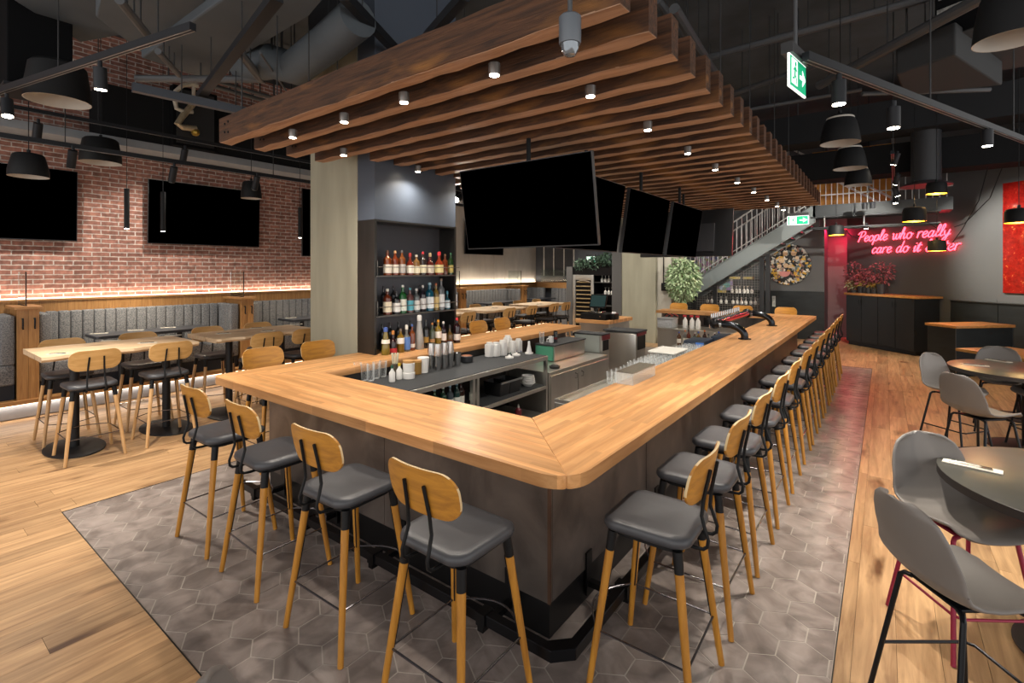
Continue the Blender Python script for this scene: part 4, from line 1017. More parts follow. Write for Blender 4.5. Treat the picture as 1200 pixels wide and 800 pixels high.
# tree
tc_=PY(801,330,13.55)
tr=thing('potted_tree','leafy green potted tree standing behind the bar at the foot of the staircase','plant',(tc_.x,13.55,0))
MB().lathe((tc_.x-.12,13.55,0),[(.16,.002),(.2,.75),(.18,.76),(.17,.70)],24).build('pot',M('black_pot','#161618',.45),tr)
mb=MB();rt_=random.Random(8)
for k in range(7):
    a=2*PI*k/7;mb.tube([(tc_.x-.12+.04*math.cos(a),13.55+.04*math.sin(a),.7),(tc_.x-.06+.1*math.cos(a),13.55+.1*math.sin(a),1.2),(tc_.x+.35*math.cos(a),13.55+.35*math.sin(a),1.75)],.012,6,.004)
mb.build('trunks',M('bamboo_stem','#7a6a46',.7),tr)
mb=MB();leafy(mb,(tc_.x-.02,13.55,tc_.z+.05),.42,.42,.62,1500,.12,rt_,.5);mb.build('foliage',leafmat('tree_leaf','#5b7d4c','#c4d4ad'),tr,False)
# ================= WINE FRIDGE UNIT =================
WY=13.4
X=lambda px: PY(px,350,WY).x
Z=lambda px,py: PY(px,py,WY).z
un=thing('wine_cabinet','dark built-in cabinet surrounding the wine fridge beyond the POS till','cabinet',((X(664)+X(728))/2,WY,0))
un['label']='dark built-in cabinet surrounding the wine fridge beyond the till'
uz=Z(695,312.5)
MB().box(X(664),X(671),WY-.02,15.25,.004,uz,.004).build('side_panel',M('cabinet_grey','#4d4c4b',.6),un,False)
MB().box(X(671),X(718),WY+.02,15.2,Z(690,323)+.01,uz).build('top_box',kick,un,False)
MB().box(X(717.5),X(728.5),WY-.03,15.2,.004,CZ-1.5,.004).build('tall_panel',M('cabinet_grey','#4d4c4b',.6),un,False)
MB().box(X(696),X(717),14.0,14.05,.004,uz-.2).build('niche_back',kick,un,False)
for py in(330.5,345,358):
    z=Z(706,py);MB().box(X(696),X(717.2),WY+.03,14.0,z-.02,z).build('shelf',M('store_shelf','#3a3835',.6),un,False)
wf=thing('wine_fridge','tall wine fridge with stainless door frame and wooden racks beyond the bar','wine fridge',((X(671)+X(696))/2,WY,0))
fx0,fx1=X(671.3),X(695.6);fz=Z(690,322)
MB().box(fx0,fx1,WY+.04,WY+.6,.02,fz).build('body',kick,wf,False)
mb=MB();mb.box(fx0,fx0+.09,WY-.01,WY+.035,.1,fz,.005);mb.box(fx1-.09,fx1,WY-.01,WY+.035,.1,fz,.005);mb.box(fx0+.09,fx1-.09,WY-.01,WY+.035,fz-.16,fz,.005);mb.box(fx0+.09,fx1-.09,WY-.01,WY+.035,.1,.2,.005);mb.build('door_frame',ST,wf)
for k in range(12):
    z=.28+k*.125;MB().box(fx0+.1,fx1-.1,WY+.0,WY+.03,z,z+.03,.003).build('rack',M('rack_beech','#8f7a55',.5),wf,False)
mb=MB();mb.tube([(fx0+.1+.5*(fx1-fx0-.2)*(1+math.sin(i/10*PI-PI/2)),WY-.004,fz-.17-.06*(1-math.cos(i/10*2*PI-PI))/2) for i in range(11)],.012,6);mb.build('arched_trim',ST,wf)
P_wg=Proto(gp)
P_wg.used=True
for py,row in((330.5,(699,703,707)),(345,(703,707,711))):
    for px in row:
        o=P_wg.put((X(px+3),WY+.2,Z(706,py)),0,None,'stemmed glasses beside the wine fridge');o['category']='glass';o['label']='stemmed glass on the '+('upper' if py<340 else 'lower')+' shelf beside the wine fridge'
hg=thing('hanging_greenery','row of dark green trailing plants on top of the wine cabinet','plant',(X(697),WY+.3,uz))
MB().box(X(681),X(717),WY+.1,WY+.5,uz+.001,uz+.12).build('trough',kick,hg,False)
mb=MB();rg=random.Random(4)
for px,py,w_ in((684,311,.25),(692,310,.3),(700,309,.3),(708,307,.3),(715,304,.3)):
    p=PY(px,py,WY+.2);leafy(mb,(p.x,WY+.2,p.z+.02),w_,.3,.2,170,.11,rg)
mb.build('foliage',leafmat('dark_leaf','#24382a','#54705a'),hg,False)
# concrete wall behind the bar
struct(MB().box(X(728.5),X(768),WY,WY+1.2,0,CZ,.006,1).build('concrete_wall',conc,smooth=False,org=(X(750),WY,0)))
struct(MB().box(X(768)+.002,X(785),WY+.12,WY+1.2,0,CZ,.006,1).build('concrete_pier',M('pale_concrete','#b3aea2',.8,var=.08,scale=1.5,stretch=(2,2,.4)),smooth=False,org=(X(776),WY,0)))
jb=thing('wall_socket','black socket box with a conduit running up the concrete pier','socket box',tuple(PY(779,336,WY+.1)))
p=PY(779,336,WY+.1);MB().box(p.x-.08,p.x+.08,WY+.04,WY+.118,p.z-.11,p.z+.11,.01).build('box',BLACK,jb)
MB().cyl((p.x-.03,WY+.09,p.z+.1),(p.x-.03,WY+.09,3.2),.014,n=8).build('conduit',BLACK,jb)
# dark vertical panels on the far left wall
t=thing('slatted_panels','dark vertical wall panels with pale dividing strips above the corner bench','wall panel',(-9.6,15.27,1.75))
for a,b_ in((628,637),(638,648.5),(649.5,660.5),(661.5,671.5)):
    p0,p1=PY(a,310,15.25),PY(b_,310,15.25);MB().box(p0.x,p1.x,15.25,15.298,PY(650,323,15.25).z,3.4).build('dark_panel',M('dark_panel','#26272b',.6),t,False)
for a in(637.5,649,661,672.5):
    p0=PY(a,310,15.25);MB().box(p0.x-.02,p0.x+.02,15.24,15.29,PY(650,323,15.25).z,3.4).build('strip',M('pale_strip','#b9b5ad',.5),t,False)
gl=thing('glass_screen','glass screen on the rail of the corner bench by the wine fridge','glass screen',(-9.2,15.16,1.6))
MB().box(-10.1,-8.4,15.15,15.16,1.601,2.05).build('pane',M('thin_glass','#dfe9e6',.03,trans=1,spec=.5),gl,False)

# ================= EXIT SIGNS =================
green=M('exit_green','#0fa070',.4,emit='#12a572',es=.45);white=M('exit_white','#ffffff',.4,emit='#f4fff8',es=.7)
def exit_sign(label,c,ux,n,w,h,rod=None):
    t=thing('exit_sign',label,'exit sign',tuple(c),'lit running man exit signs')
    ux=Vector(ux).normalized();n=Vector(n).normalized();C=Vector(c);u=Vector((0,0,1))
    def pr(mb,pts,d0,d1): return mb.loft([[C+ux*x+u*z+n*d for x,z in pts] for d in(d0,d1)])
    R=lambda x0,x1,z0,z1:[(x0,z0),(x1,z0),(x1,z1),(x0,z1)]
    pr(MB(),R(-w/2,w/2,-h/2,h/2),-.012,0).build('face',white,t,False)
    pr(MB(),R(-w*.47,w*.47,-h*.45,h*.45),.001,.003).build('green_field',green,t,False)
    pr(MB(),R(-w*.40,-w*.06,-h*.36,h*.40),.0035,.005).build('doorway',white,t,False)
    mb=MB();k=h
    hx=-w*.22
    mb.loft([[C+ux*(hx+.03*w+.075*k*math.cos(2*PI*i/12))+u*(.27*k+.075*k*math.sin(2*PI*i/12))+n*d for i in range(12)] for d in(.0055,.007)])
    def limb(a,b_,r_):
        a=Vector(a);b_=Vector(b_);d=(b_-a).normalized();s=Vector((-d.y,d.x))*r_
        pr(mb,[(hx+(p.x)*k,p.y*k) for p in(a+s,a-s,b_-s,b_+s)],.0055,.007)
    limb((.02,.18),(-.02,-.06),.06);limb((.02,.16),(.18,.06),.03);limb((.02,.16),(-.15,.06),.03);limb((-.02,-.05),(.12,-.18),.035);limb((.12,-.16),(.1,-.33),.03);limb((-.02,-.05),(-.10,-.2),.035);limb((-.10,-.19),(-.22,-.2),.03)
    mb.build('running_figure',green,t,False)
    mb=MB();pr(mb,R(w*.08,w*.30,-h*.06,h*.06),.0035,.005);pr(mb,[(w*.24,h*.26),(w*.43,0),(w*.24,-h*.26),(w*.24,-h*.12),(w*.32,0),(w*.24,h*.12)],.0035,.005);mb.build('arrow',white,t,False)
    mb=MB();pr(mb,R(-w*.5,w*.5,h*.5,h*.5+.07),-.05,.02);mb.build('top_housing',M('sign_housing','#3a3b3d',.5,.3),t,False)
    if rod:
        mb=MB();p=C-n*.015;mb.cyl((p.x,p.y,C.z+h*.5+.06),(p.x,p.y,rod),.012,n=8);mb.build('hanger_pipe',M('grey_pipe','#55575a',.5,.4),t)
    return t
e0=PZ(925,62,3.27);e1=PZ(945.5,78,3.27)
cE=PD(935,89,3.3);dA=Vector((.16,.987,0)).normalized()
exit_sign('green and white running man exit sign hanging right of the timber canopy, facing the bar',cE,dA,(-dA.y*-1*-1,dA.x*-1*-1*1,0) if False else (dA.y,-dA.x,0),.34,.215,CZ)
c=PY(935,258,13.3);exit_sign('green running man exit sign in front of the staircase stringer',c,(1,0,0),(0,-1,0),.44,.21,CZ)
c=PY(692.5,304,14.8);exit_sign('small green exit sign above the greenery over the wine fridge',c,(1,0,0),(0,-1,0),.33,.2,3.6)
# camera dome
p=PZ(668,52,3.13)
t=thing('security_camera','grey dome security camera hanging in front of the front timber beam','security camera',(p.x,p.y,p.z))
k=13/F*dep(p)
MB().lathe(p,[(k*.95,.0),(k,.01),(k,k*2.4),(k*.8,k*2.6)],24).build('housing',M('camera_grey','#5c636b',.4),t)
MB().lathe(p,[(k*.05,-k*1.15),(k*.5,-k*1.0),(k*.78,-k*.55),(k*.85,-.001)],20).build('dome',M('camera_dome','#6d7780',.05,coat=1,metal=.4),t)
MB().cyl((p.x,p.y,p.z+k*2.5),(p.x,p.y,CZ),.012,n=8).build('drop_pipe',M('grey_pipe','#55575a',.5,.4),t)
# ================= BOTTLES =================
def dk(c,f=.72): return ''.join('%02x'%int(int(c[i:i+2],16)*f) for i in(0,2,4))
def glassm(c): return M('bottle_'+c,'#'+dk(c),.12,trans=.25,coat=.5)
def labm(c): return M('label_'+c,'#'+c,.7)
def capm(c): return M('cap_'+c,'#'+c,.35)
def bottle(p,h,r,body,label,cap,lab,group,style='round',lz=(.18,.48)):
    t=thing('bottle',lab,'bottle',tuple(p),group)
    sh={'round':[(.92,0),(1,.015),(1,.62),(.94,.67),(.6,.73),(.36,.78),(.34,.92)],
        'squat':[(.9,0),(1,.02),(1,.45),(.85,.55),(.5,.62),(.36,.68),(.36,.85)],
        'tall':[(.9,0),(1,.01),(1,.64),(.8,.70),(.42,.75),(.36,.80),(.34,.94)],
        'cone':[(.95,0),(1,.02),(.97,.2),(.80,.45),(.58,.66),(.48,.78),(.44,.86)]}[style]
    MB().lathe(p,[(a*r,.001+b_*h) for a,b_ in sh],16).build('glass_body',glassm(body),t)
    k=sh[-1]
    MB().lathe(p,[(k[0]*r*1.12,k[1]*h-.02*h),(k[0]*r*1.12,h-.012),(k[0]*r*.9,h)],14).build('cap',capm(cap),t)
    if label: MB().lathe(p,[((1.012 if style!='cone' else .97)*r,lz[0]*h),((1.012 if style!='cone' else .9)*r,lz[1]*h)],16,cap=False).build('label',labm(label),t)
    return t
def shelfpt(px,x,z):
    q=PX(px,350,x);return Vector((x,q.y,z))
gA,gB,gC='bottles on the top liquor shelf','bottles on the middle liquor shelf','bottles at the foot of the liquor cabinet'
XB=-4.76
row1=[(454,'b4521f','e8e0d0','5b3b2a','amber whisky bottle with big white label, leftmost of the front ones on the top shelf',.30,.05,'round'),
(463,'a8461c','efe8d8','c99a6a','amber bottle with white label and tan cap, second on the top shelf',.30,.043,'round'),
(471,'b5622a','b9b4ae','5c5a58','amber bottle with grey label and clear stopper, third on the top shelf',.31,.045,'round'),
(480.5,'a83a22','f2ead8','a02a26','red brown squat bottle with small low label, fourth on the top shelf',.28,.048,'squat'),
(488,'c08a4a','e9e0c4','dcd6c4','pale amber bottle with cream label, fifth on the top shelf',.26,.044,'round'),
(495.5,'4a3a30','e9dfc0','d13a44','dark bottle with cream label and pink red cap, sixth on the top shelf',.30,.045,'round'),
(504,'7a2c20','d9cdb9','b59a74','dark red bottle with thin low label, seventh on the top shelf',.29,.05,'squat'),
(514.5,'c04a22','e6d79a','d6323c','wide amber bottle with cream label and red wax cap, eighth on the top shelf',.31,.058,'squat'),
(521.5,'94431c',None,'6a4a34','slim unlabelled amber bottle, ninth on the top shelf',.28,.04,'tall'),
(528.5,'3f6a3a','c9b46a','3f7a55','green bottle with dark cap, rightmost on the top shelf',.30,.047,'tall')]
for px,b_,l,c,tx,h,r,s in row1: bottle(shelfpt(px,XB,zs1),h,r,b_,l,c,tx,gA,s,(.1,.44))
row2=[(454,'93401f','e9dcc0','e3ddcf','amber bottle with cream label, leftmost on the middle shelf',.31,.052,'round'),
(464.5,'24262a','eceae6','2a2a2c','black bottle with tilted white label, second on the middle shelf',.27,.05,'round'),
(472,'2f8a46','e8ecdf','e6e9e4','bright green bottle with white cap, third on the middle shelf',.35,.048,'tall'),
(480.5,'a06a68','5fb0c0','4c9aa8','dusty pink square bottle with blue disc label, fourth on the middle shelf',.31,.045,'tall'),
(488,'8f9698','eceae4','d8d6d2','clear bottle with white label, fifth on the middle shelf',.30,.045,'round'),
(495.5,'3b3442','e9e6e4','d7d3cf','dark violet bottle with white label, sixth on the middle shelf',.34,.042,'round'),
(503.5,'1f84a8','e8eef0','a5c8d6','bright blue tall bottle, seventh on the middle shelf',.37,.056,'tall'),
(511,'c9a24a','e5c98a','c0602c','golden bottle with orange cap, eighth on the middle shelf',.36,.040,'tall'),
(517,'aab0b2','eef0f0','8a7a6c','tall clear bottle with white label, ninth on the middle shelf',.42,.048,'tall'),
(524,'3c8aa0','dbe6ea','4f93a6','short teal bottle, tenth on the middle shelf',.25,.042,'squat'),
(531.5,'b5bdc0','eef0f2','d9dcdc','tall clear bottle with pale blue label, rightmost on the middle shelf',.40,.048,'round')]
for px,b_,l,c,tx,h,r,s in row2: bottle(shelfpt(px,XB,zs2),h,r,b_,l,c,tx,gB,s,(.1,.5))
XC=-4.60
row3=[(452,'b29a2e','eceade','3f5aa0','yellow green bottle with white neck label and blue cap, leftmost at the cabinet foot',.34,.05,'cone',(.42,.56)),
(460.5,'3a1a1c','b02a30','c2803a','dark bottle with gold cross and red label, second at the cabinet foot',.29,.046,'squat',(.05,.25)),
(469.5,'b58a24','ecebe6','6a5a4a','yellow bottle with white square label, third at the cabinet foot',.30,.045,'round',(.38,.62)),
(476.5,'a8a49a','5a83c8','d6d4cc','clear bottle with tall blue label, fourth at the cabinet foot',.34,.045,'squat',(.08,.55)),
(483,'b0561e','e9e4da','4060a0','amber slim bottle with blue cap, fifth at the cabinet foot',.34,.036,'tall',(.12,.26)),
(491.5,'e9e7e2','8087a0','d9d8d4','tall white cone shaped bottle with grey swirls and silver stopper at the cabinet foot',.45,.058,'cone',(.15,.22)),
(499,'24221f','a5803a','2c2b2a','black bottle with gold label, right of the white cone shaped one',.38,.038,'tall',(.2,.4)),
(506.5,'6f7a5c','b58a5a','c27a3a','clear greenish bottle with orange cap at the cabinet foot',.33,.034,'tall',(.2,.34)),
(513.5,'c0992a','f0ece2','d8921f','golden bottle with round white label and orange cap at the cabinet foot',.36,.042,'tall',(.32,.56)),
(519.5,'3a2530','e9e6e2','d8d2ca','dark plum bottle with white label at the cabinet foot',.33,.040,'round',(.2,.5)),
(527,'8f6a2e','b84a3a','2a2628','squat brown bottle with arched label at the cabinet foot',.27,.040,'squat',(.05,.2)),
(535.5,'3a1618','e6e2dc','d2303a','dark red bottle with red ribbon cap, rightmost at the cabinet foot',.36,.046,'round',(.12,.36))]
for px,b_,l,c,tx,h,r,s,lz in row3: bottle(shelfpt(px,XC,ZC),h*.93,r,b_,l,c,tx,gC,s,lz)
# darker second row behind
for px,c in((447,'30343a'),(456,'2a2d31'),(466,'34302e'),(480,'2b2b30'),(508,'2c2e30')):
    bottle(shelfpt(px+1,-4.87,ZC),.33,.042,c,None,'2a2b2d','dark bottle standing in the rear row at the cabinet foot','rear bottles at the cabinet foot')
for px in(449.5,461,492,509): bottle(shelfpt(px,-4.88,zs2),.34,.04,'33363c',None,'3a3538','dark bottle standing in the rear row on the middle shelf','rear bottles on the middle shelf')
# ================= BACK BAR STATION =================
matm=M('black_bar_mat','#2d3033',.75,var=.25,scale=60,bump=.2)
SX=-3.56;SZ=.92
sa=thing('back_bar_station','stainless open back bar station with black matted top inside the left end of the bar','work station',(-3.85,4.2,0))
y0,y1=2.75,5.52
MB().box(-4.3,SX,y0,y1,SZ-.06,SZ-.008,.004).build('worktop',ST,sa,False)
MB().box(-4.28,SX-.015,y0+.01,y1-.02,SZ-.008,SZ).build('rubber_mat',matm,sa,False)
MB().box(-4.32,-4.27,y0,y1,.02,1.0).build('back_wall',M('station_dark','#2a2725',.5,.5),sa,False)
for yy in(y0+.02,4.03,4.10,y1-.04): MB().box(SX-.05,SX-.005,yy,yy+.035,.01,SZ-.06).build('post',ST,sa,False)
for z in(.52,.15): MB().box(-4.26,SX-.004,y0,y1-.02,z-.04,z,.004).build('shelf',ST,sa,False)
MB().box(-4.25,SX-.03,y0,y1-.03,.52,.528).build('shelf_mat',matm,sa,False)
def onmat(px,py,z=SZ): p=PZ(px,py,z);return Vector((p.x,p.y,z))
clear,nt,N,L,b=newmat('clear_glass')
lw_=N.new('ShaderNodeLayerWeight');lw_.inputs['Blend'].default_value=.45;mr=N.new('ShaderNodeMapRange');mr.inputs['To Min'].default_value=.07;mr.inputs['To Max'].default_value=.85;L.new(lw_.outputs['Facing'],mr.inputs['Value']);L.new(mr.outputs[0],b.inputs['Alpha'])
b.inputs['Base Color'].default_value=(.86,.9,.9,1);b.inputs['Roughness'].default_value=.08;b.inputs['Specular IOR Level'].default_value=.9
def tumbler(name,h,r,r2):
    t=thing(name,'','')
    MB().lathe((0,0,0),[(.001,.002),(r2*.9,.001),(r2,.008),(r,h)],14,cap=False).build('glass',clear,t)
    return Proto(t)
P_mix=tumbler('glass',.17,.04,.034)
for i,(px,py) in enumerate(((419,444),(427,445.5),(434.5,446),(441,443),(449,441))):
    o=P_mix.put(onmat(px,py),0,['tall clear glass','tall clear glass','tall clear glass','tall clear glass','tall clear glass'][i]+', '+words[i]+' from the left at the near end of the back bar mat','glasses on the back bar mat');o['category']='glass'
whit=M('white_plastic','#e9e8e4',.4,trans=.1);silver=M('shaker_steel','#c9c9c8',.15,1)
def lathe_thing(name,label,cat,p,parts,group=None):
    t=thing(name,label,cat,tuple(p),group)
    for nm,prof,mt in parts: MB().lathe(p,prof,18).build(nm,mt,t)
    return t
for px,py,c,l in((459.5,447,'2f5a48','small white bottle with dark green cap at the near end of the mat'),(468,444,'d3b22e','small white bottle with yellow cap on the mat')):
    lathe_thing('small_bottle',l,'bottle',onmat(px,py),[('body',[(.03,.001),(.032,.01),(.032,.09),(.012,.12),(.012,.14)],whit),('cap',[(.015,.135),(.015,.165)],capm(c))],'small white bottles on the mat')
lathe_thing('tub','stacked white plastic tubs with tan lid on the mat','tub',onmat(479,443),[('lower_tub',[(.062,.001),(.066,.06),(.06,.065)],whit),('upper_tub',[(.058,.066),(.064,.16),(.058,.165)],whit),('lid',[(.062,.165),(.062,.185)],M('tan_lid','#b98a50',.6))])
lathe_thing('jar','small glass jar with cork lid beside the white tubs','jar',onmat(489,438),[('body',[(.045,.001),(.047,.02),(.047,.13)],M('jar_amber','#b8904e',.2,trans=.5)),('lid',[(.048,.13),(.048,.15)],M('tan_lid','#b98a50',.6))])
lathe_thing('tub','plain white plastic tub right of the cork lidded jar','tub',onmat(496,436),[('body',[(.052,.001),(.066,.165),(.06,.168)],whit),('base_ring',[(.054,.0005),(.054,.006)],whit)])
t=thing('straw_cup','cup holding upright pale straws on the mat','cup',tuple(onmat(463,440)))
p=onmat(463,440);MB().lathe(p,[(.035,.001),(.04,.13)],16).build('cup',M('dark_cup','#5a5347',.4,trans=.3),t)
for k in range(8):
    a=2*PI*k/8;MB().cyl((p.x+.012*math.cos(a),p.y+.012*math.sin(a),.93),(p.x+.035*math.cos(a),p.y+.035*math.sin(a),1.16),.006,n=6).build('straw',M('straw_cream','#d9d2b9',.6),t)
P_sk=Proto(thing('shaker_tin','',''));MB().lathe((0,0,0),[(.035,.001),(.046,.15),(.042,.152)],18).build('body',silver,P_sk.root)
MB().lathe((0,0,0),[(.036,.0005),(.037,.006)],18).build('base_ring',silver,P_sk.root)
P_sk2=Proto(thing('shaker_tin','',''));MB().lathe((0,0,0),[(.046,.0),(.036,.14),(.034,.142)],18).build('body',silver,P_sk2.root)
MB().lathe((0,0,0),[(.047,-.001),(.047,.008)],18).build('rim',silver,P_sk2.root)
for i,(px,py) in enumerate(((505.5,432),(513,433),(520.5,431),(527.5,429),(536,427.5))):
    p=onmat(px,py);o=P_sk.put(p,0,'steel shaker tin standing on the mat, '+words[i]+' from the left','steel shaker tins on the mat');o['category']='shaker'
    if i<4: o=P_sk2.put((p.x,p.y,SZ+.153),0,'upturned steel shaker tin stacked on the '+words[i]+' standing tin','upturned shaker tins');o['category']='shaker'
lathe_thing('garnish_dish','low round black dish with rust coloured contents on the mat','dish',onmat(547,424),[('dish',[(.07,.001),(.078,.01),(.078,.075),(.07,.078)],M('dish_black','#1f2226',.4)),('contents',[(.068,.07),(.06,.082)],M('rust_spice','#8f5a3c',.9,var=.2,scale=40))])
jugs=[(573.5,417.5,.185,.05),(581,417,.18,.05),(589,416,.20,.05),(595,413,.235,.05),(600.5,414,.17,.045),(607.5,412,.18,.045)]
for i,(px,py,h,r) in enumerate(jugs):
    p=onmat(px,py);t=thing('plastic_bottle','white plastic pour bottle, '+words[i]+' from the left in the cluster on the mat','bottle',tuple(p),'white pour bottles')
    MB().prism([(p.x+a,p.y+b_) for a,b_ in rrect(r*2,r*2,r*.5)],p.z+.001,p.z+h*.86,.008).build('body',whit,t)
    MB().lathe(p,[(r*.8,h*.86),(r*.8,h)],16).build('neck',whit,t)
    if i in(4,5): MB().lathe(p,[(r*1.03,.002),(r*1.05,.02)],16).build('colour_band',capm(('2f6a58','3050a0')[i-4]),t)
for px,py,l in((597,419.5,'first'),(605,416.5,'middle'),(620,414.5,'last')):
    p=onmat(px,py);h=.17 if l=='last' else .045
    lathe_thing('pour_spout','white pour spout cap lying on the mat, '+l+' from the left','spout',p,[('collar',[(.055,.001),(.055,.02)],whit),('spout',[(.04,.02),(.018,h*.7),(.014,h)],whit)],'white pour spouts')
# under-shelf things
for i,(px,py,b_,c) in enumerate(((509,462,'3f7a3a','8fb4c4'),(519,465,'2d6a4a','cfd6d2'),(527,466,'70828a','9ac0d4'),(535,467,'3a6a66','7fa8c4'),(540,463,'4a2a22','2a2a2a'),(554,471,'6a2420','6f96b0'))):
    p=PX(px,py,-3.72);bottle(Vector((-3.72,p.y,.528)),.30,.04,b_,'d9dcd2',c,'liquor bottle on the open shelf under the mat, '+words[i]+' from the left','bottles under the mat')
bin_=M('black_bin','#17181a',.5)
for i,(px,w_) in enumerate(((586,.2),(598,.24))):
    y=PX(px,455,-3.75).y;t=thing('bin','black plastic bin on the open shelf under the mat, '+('left one','right one')[i],'bin',(-3.8,y,.528),'black bins under the mat')
    mb=MB();mb.loft([[(-3.8+a*s,y+b_*s,z) for a,b_ in rrect(.28,w_,.02,3)] for s,z in((.88,.53),(1,.69),(.95,.69),(.84,.545))]);mb.build('tub',bin_,t)
    MB().box(-3.66,-3.645,y-w_/2,y+w_/2,.68,.7).build('rim',M('bin_rim','#8a8c8c',.4,.6),t,False)
y=PX(620,452,-3.72).y
for k in range(5):
    z=.530+k*.022
    t=thing('bowl','white bowl in the stack on the open shelf under the mat, '+('bottom one','second from the bottom','middle one','second from the top','top one')[k],'bowl',(-3.74,y,z),'stacked white bowls')
    mb=MB();mb.lathe((-3.74,y,z),[(.05,.0),(.10-.004*k,.045),(.10-.004*k,.05),(.094-.004*k,.05),(.045,.008),(.001,.006)],24,cap=False);mb.build('bowl',M('white_china','#e9e9e6',.25),t)
    MB().lathe((-3.74,y,z),[(.051,-.0005),(.051,.004)],20).build('foot',M('white_china','#e9e9e6',.25),t)
p=PX(606,490,-3.7);lathe_thing('squeeze_bottle','dark red squeeze bottle on the bottom shelf of the back bar station','bottle',(-3.68,p.y,.151),[('body',[(.04,.001),(.042,.01),(.042,.14),(.016,.17)],M('sauce_red','#6a1c28',.35)),('tip',[(.014,.17),(.008,.21)],whit)])
# second station: doors, ice bins
sb_=thing('stainless_cupboard','stainless low cupboard with two doors beyond the back bar station','cupboard',(-3.85,6.4,0))
MB().box(-4.25,-3.57,5.56,7.32,.1,.68,.004).build('body',ST,sb_,False)
MB().box(-4.2,-3.6,5.58,7.3,.005,.1).build('kick',kick,sb_,False)
for a,b_,hy in((5.58,6.30,6.22),(6.32,7.3,6.40)):
    d=MB().box(-3.57,-3.55,a,b_,.12,.63,.004).build('door',ST,sb_,False)
    mb=MB();mb.tube([(-3.55,hy,.50),(-3.52,hy,.505),(-3.515,hy,.56),(-3.55,hy,.57)],.01,6);mb.build('latch',silver,d)
cooler=M('mint_foam','#4f9a7c',.6)
for i,(y0_,y1_,fm,l) in enumerate(((6.25,7.2,cooler,'green ended ice bin with black mat on top on the stainless cupboard'),(7.45,7.72,M('fogged_plastic','#b9c0ba',.3,trans=.3),'second ice bin with clear frosted end and red trim beyond the green ended one'))):
    zb_=.682 if i==0 else .66
    t=thing('ice_bin',l,'ice bin',(-4.05,(y0_+y1_)/2,zb_),'ice bins')
    zt2=.93 if i==0 else .98
    MB().box(-4.28,-3.93 if i==0 else -3.75,y0_+.02,y1_,zb_+.001 if i==0 else .02,zt2-.02,.006).build('body',ST,t,False)
    MB().box(-4.26,-3.95 if i==0 else -3.80,y0_,y0_+.018,zb_+.01,zt2-.03).build('end_panel',fm,t,False)
    MB().box(-4.28,-3.91 if i==0 else -3.73,y0_-.01,y1_+.01,zt2-.02,zt2,.004).build('mat',matm,t,False)
    if i==1:
        MB().box(-3.749,-3.73,y0_,y1_,zt2-.10,zt2-.02).build('trim',M('red_trim','#7a2f36',.35,.4),t,False);MB().box(-3.749,-3.74,y0_+.03,y1_-.03,zt2-.28,zt2-.11).build('opening',kick,t,False)
lathe_thing('clicker','small round black ash tray shaped dish on the stainless cupboard','dish',tuple(Vector((-3.68,PX(650,434,-3.68).y,.68))),[('base',[(.07,.001),(.08,.03)],bin_),('top',[(.06,.03),(.05,.045)],bin_)])
canm=M('can_silver','#b8bcc0',.25,.9,var=.35,scale=25)
for px,l in((641,'left'),(648.5,'right')):
    p=PZ(px,395,.95);p=Vector((-4.06,max(6.5,PX(px,394,-4.06).y),.931))
    lathe_thing('tall_can','tall silver and red drink can, '+l+' of the two on the green ended ice bin','can',p,[('body',[(.028,.001),(.033,.012),(.033,.165)],canm),('lid',[(.033,.165),(.028,.175)],silver),('band',[(.0335,.05),(.0335,.08)],capm('9a3030'))],'tall cans')
p=Vector((-4.1,6.44,.931));t=lathe_thing('mug','white mug beside the two tall cans','mug',p,[('body',[(.036,.001),(.04,.01),(.04,.095)],M('white_china','#e9e9e6',.25))])
MB().tube([(p.x-.02,p.y-.035,.94),(p.x-.03,p.y-.07,.95),(p.x-.03,p.y-.07,.99),(p.x-.02,p.y-.036,1.0)],.006,6).build('handle',M('white_china','#e9e9e6',.25),t)
o=P_mix.put((-4.2,6.33,.931),0,'clear glass left of the white mug on the green ended ice bin',None);o['category']='glass'
# third station and till
t3=thing('stainless_bin','stainless bin with curved front and black mat on top before the till','bin',(-3.85,9.0,0))
MB().box(-4.15,-3.53,8.35,8.80,.01,.92,.03,3).build('body',ST,t3)
MB().box(-4.17,-3.51,8.33,8.82,.921,.95,.004).build('mat',matm,t3,False)
MB().box(-3.529,-3.515,8.41,8.74,.62,.86).build('opening',kick,t3,False);MB().box(-3.529,-3.51,8.37,8.78,.87,.92).build('trim',M('red_trim','#7a2f36',.35,.4),t3,False)
pos=PZ(700,374,ZC)
pt=thing('cash_drawer','black cash drawer on the short wooden worktop','cash drawer',(-4.58,9.0,ZC))
MB().box(-4.86,-4.3,8.72,9.2,ZC+.001,ZC+.12,.006).build('case',kick,pt,False)
MB().box(-4.85,-4.31,8.71,8.719,ZC+.015,ZC+.105).build('front',BLACK,pt,False);MB().cyl((-4.42,8.705,ZC+.07),(-4.42,8.712,ZC+.07),.012,n=10).build('lock',silver,pt)
te=thing('till_terminal','touch screen till terminal on top of the cash drawer','till',(-4.6,8.95,ZC+.12))
z=ZC+.121
MB().box(-4.74,-4.46,8.80,9.05,z,z+.03,.01).build('stand_base',silver,te)
MB().loft([[(-4.64,8.9+dy,z+.03),(-4.56,8.9+dy,z+.03),(-4.56,8.97+dy,z+.16),(-4.64,8.97+dy,z+.16)] for dy in(0,.03)]).build('stand_arm',silver,te)
a=.35
def tq(x,zz,d): return (x,8.93+zz*math.sin(a)+d*math.cos(a),z+.10+zz*math.cos(a)-d*math.sin(a))
mb=MB();mb.loft([[tq(x,zz,d) for x,zz in((-4.78,0),(-4.42,0),(-4.42,.28),(-4.78,.28))] for d in(0,.03)]);mb.build('display_case',kick,te,False)
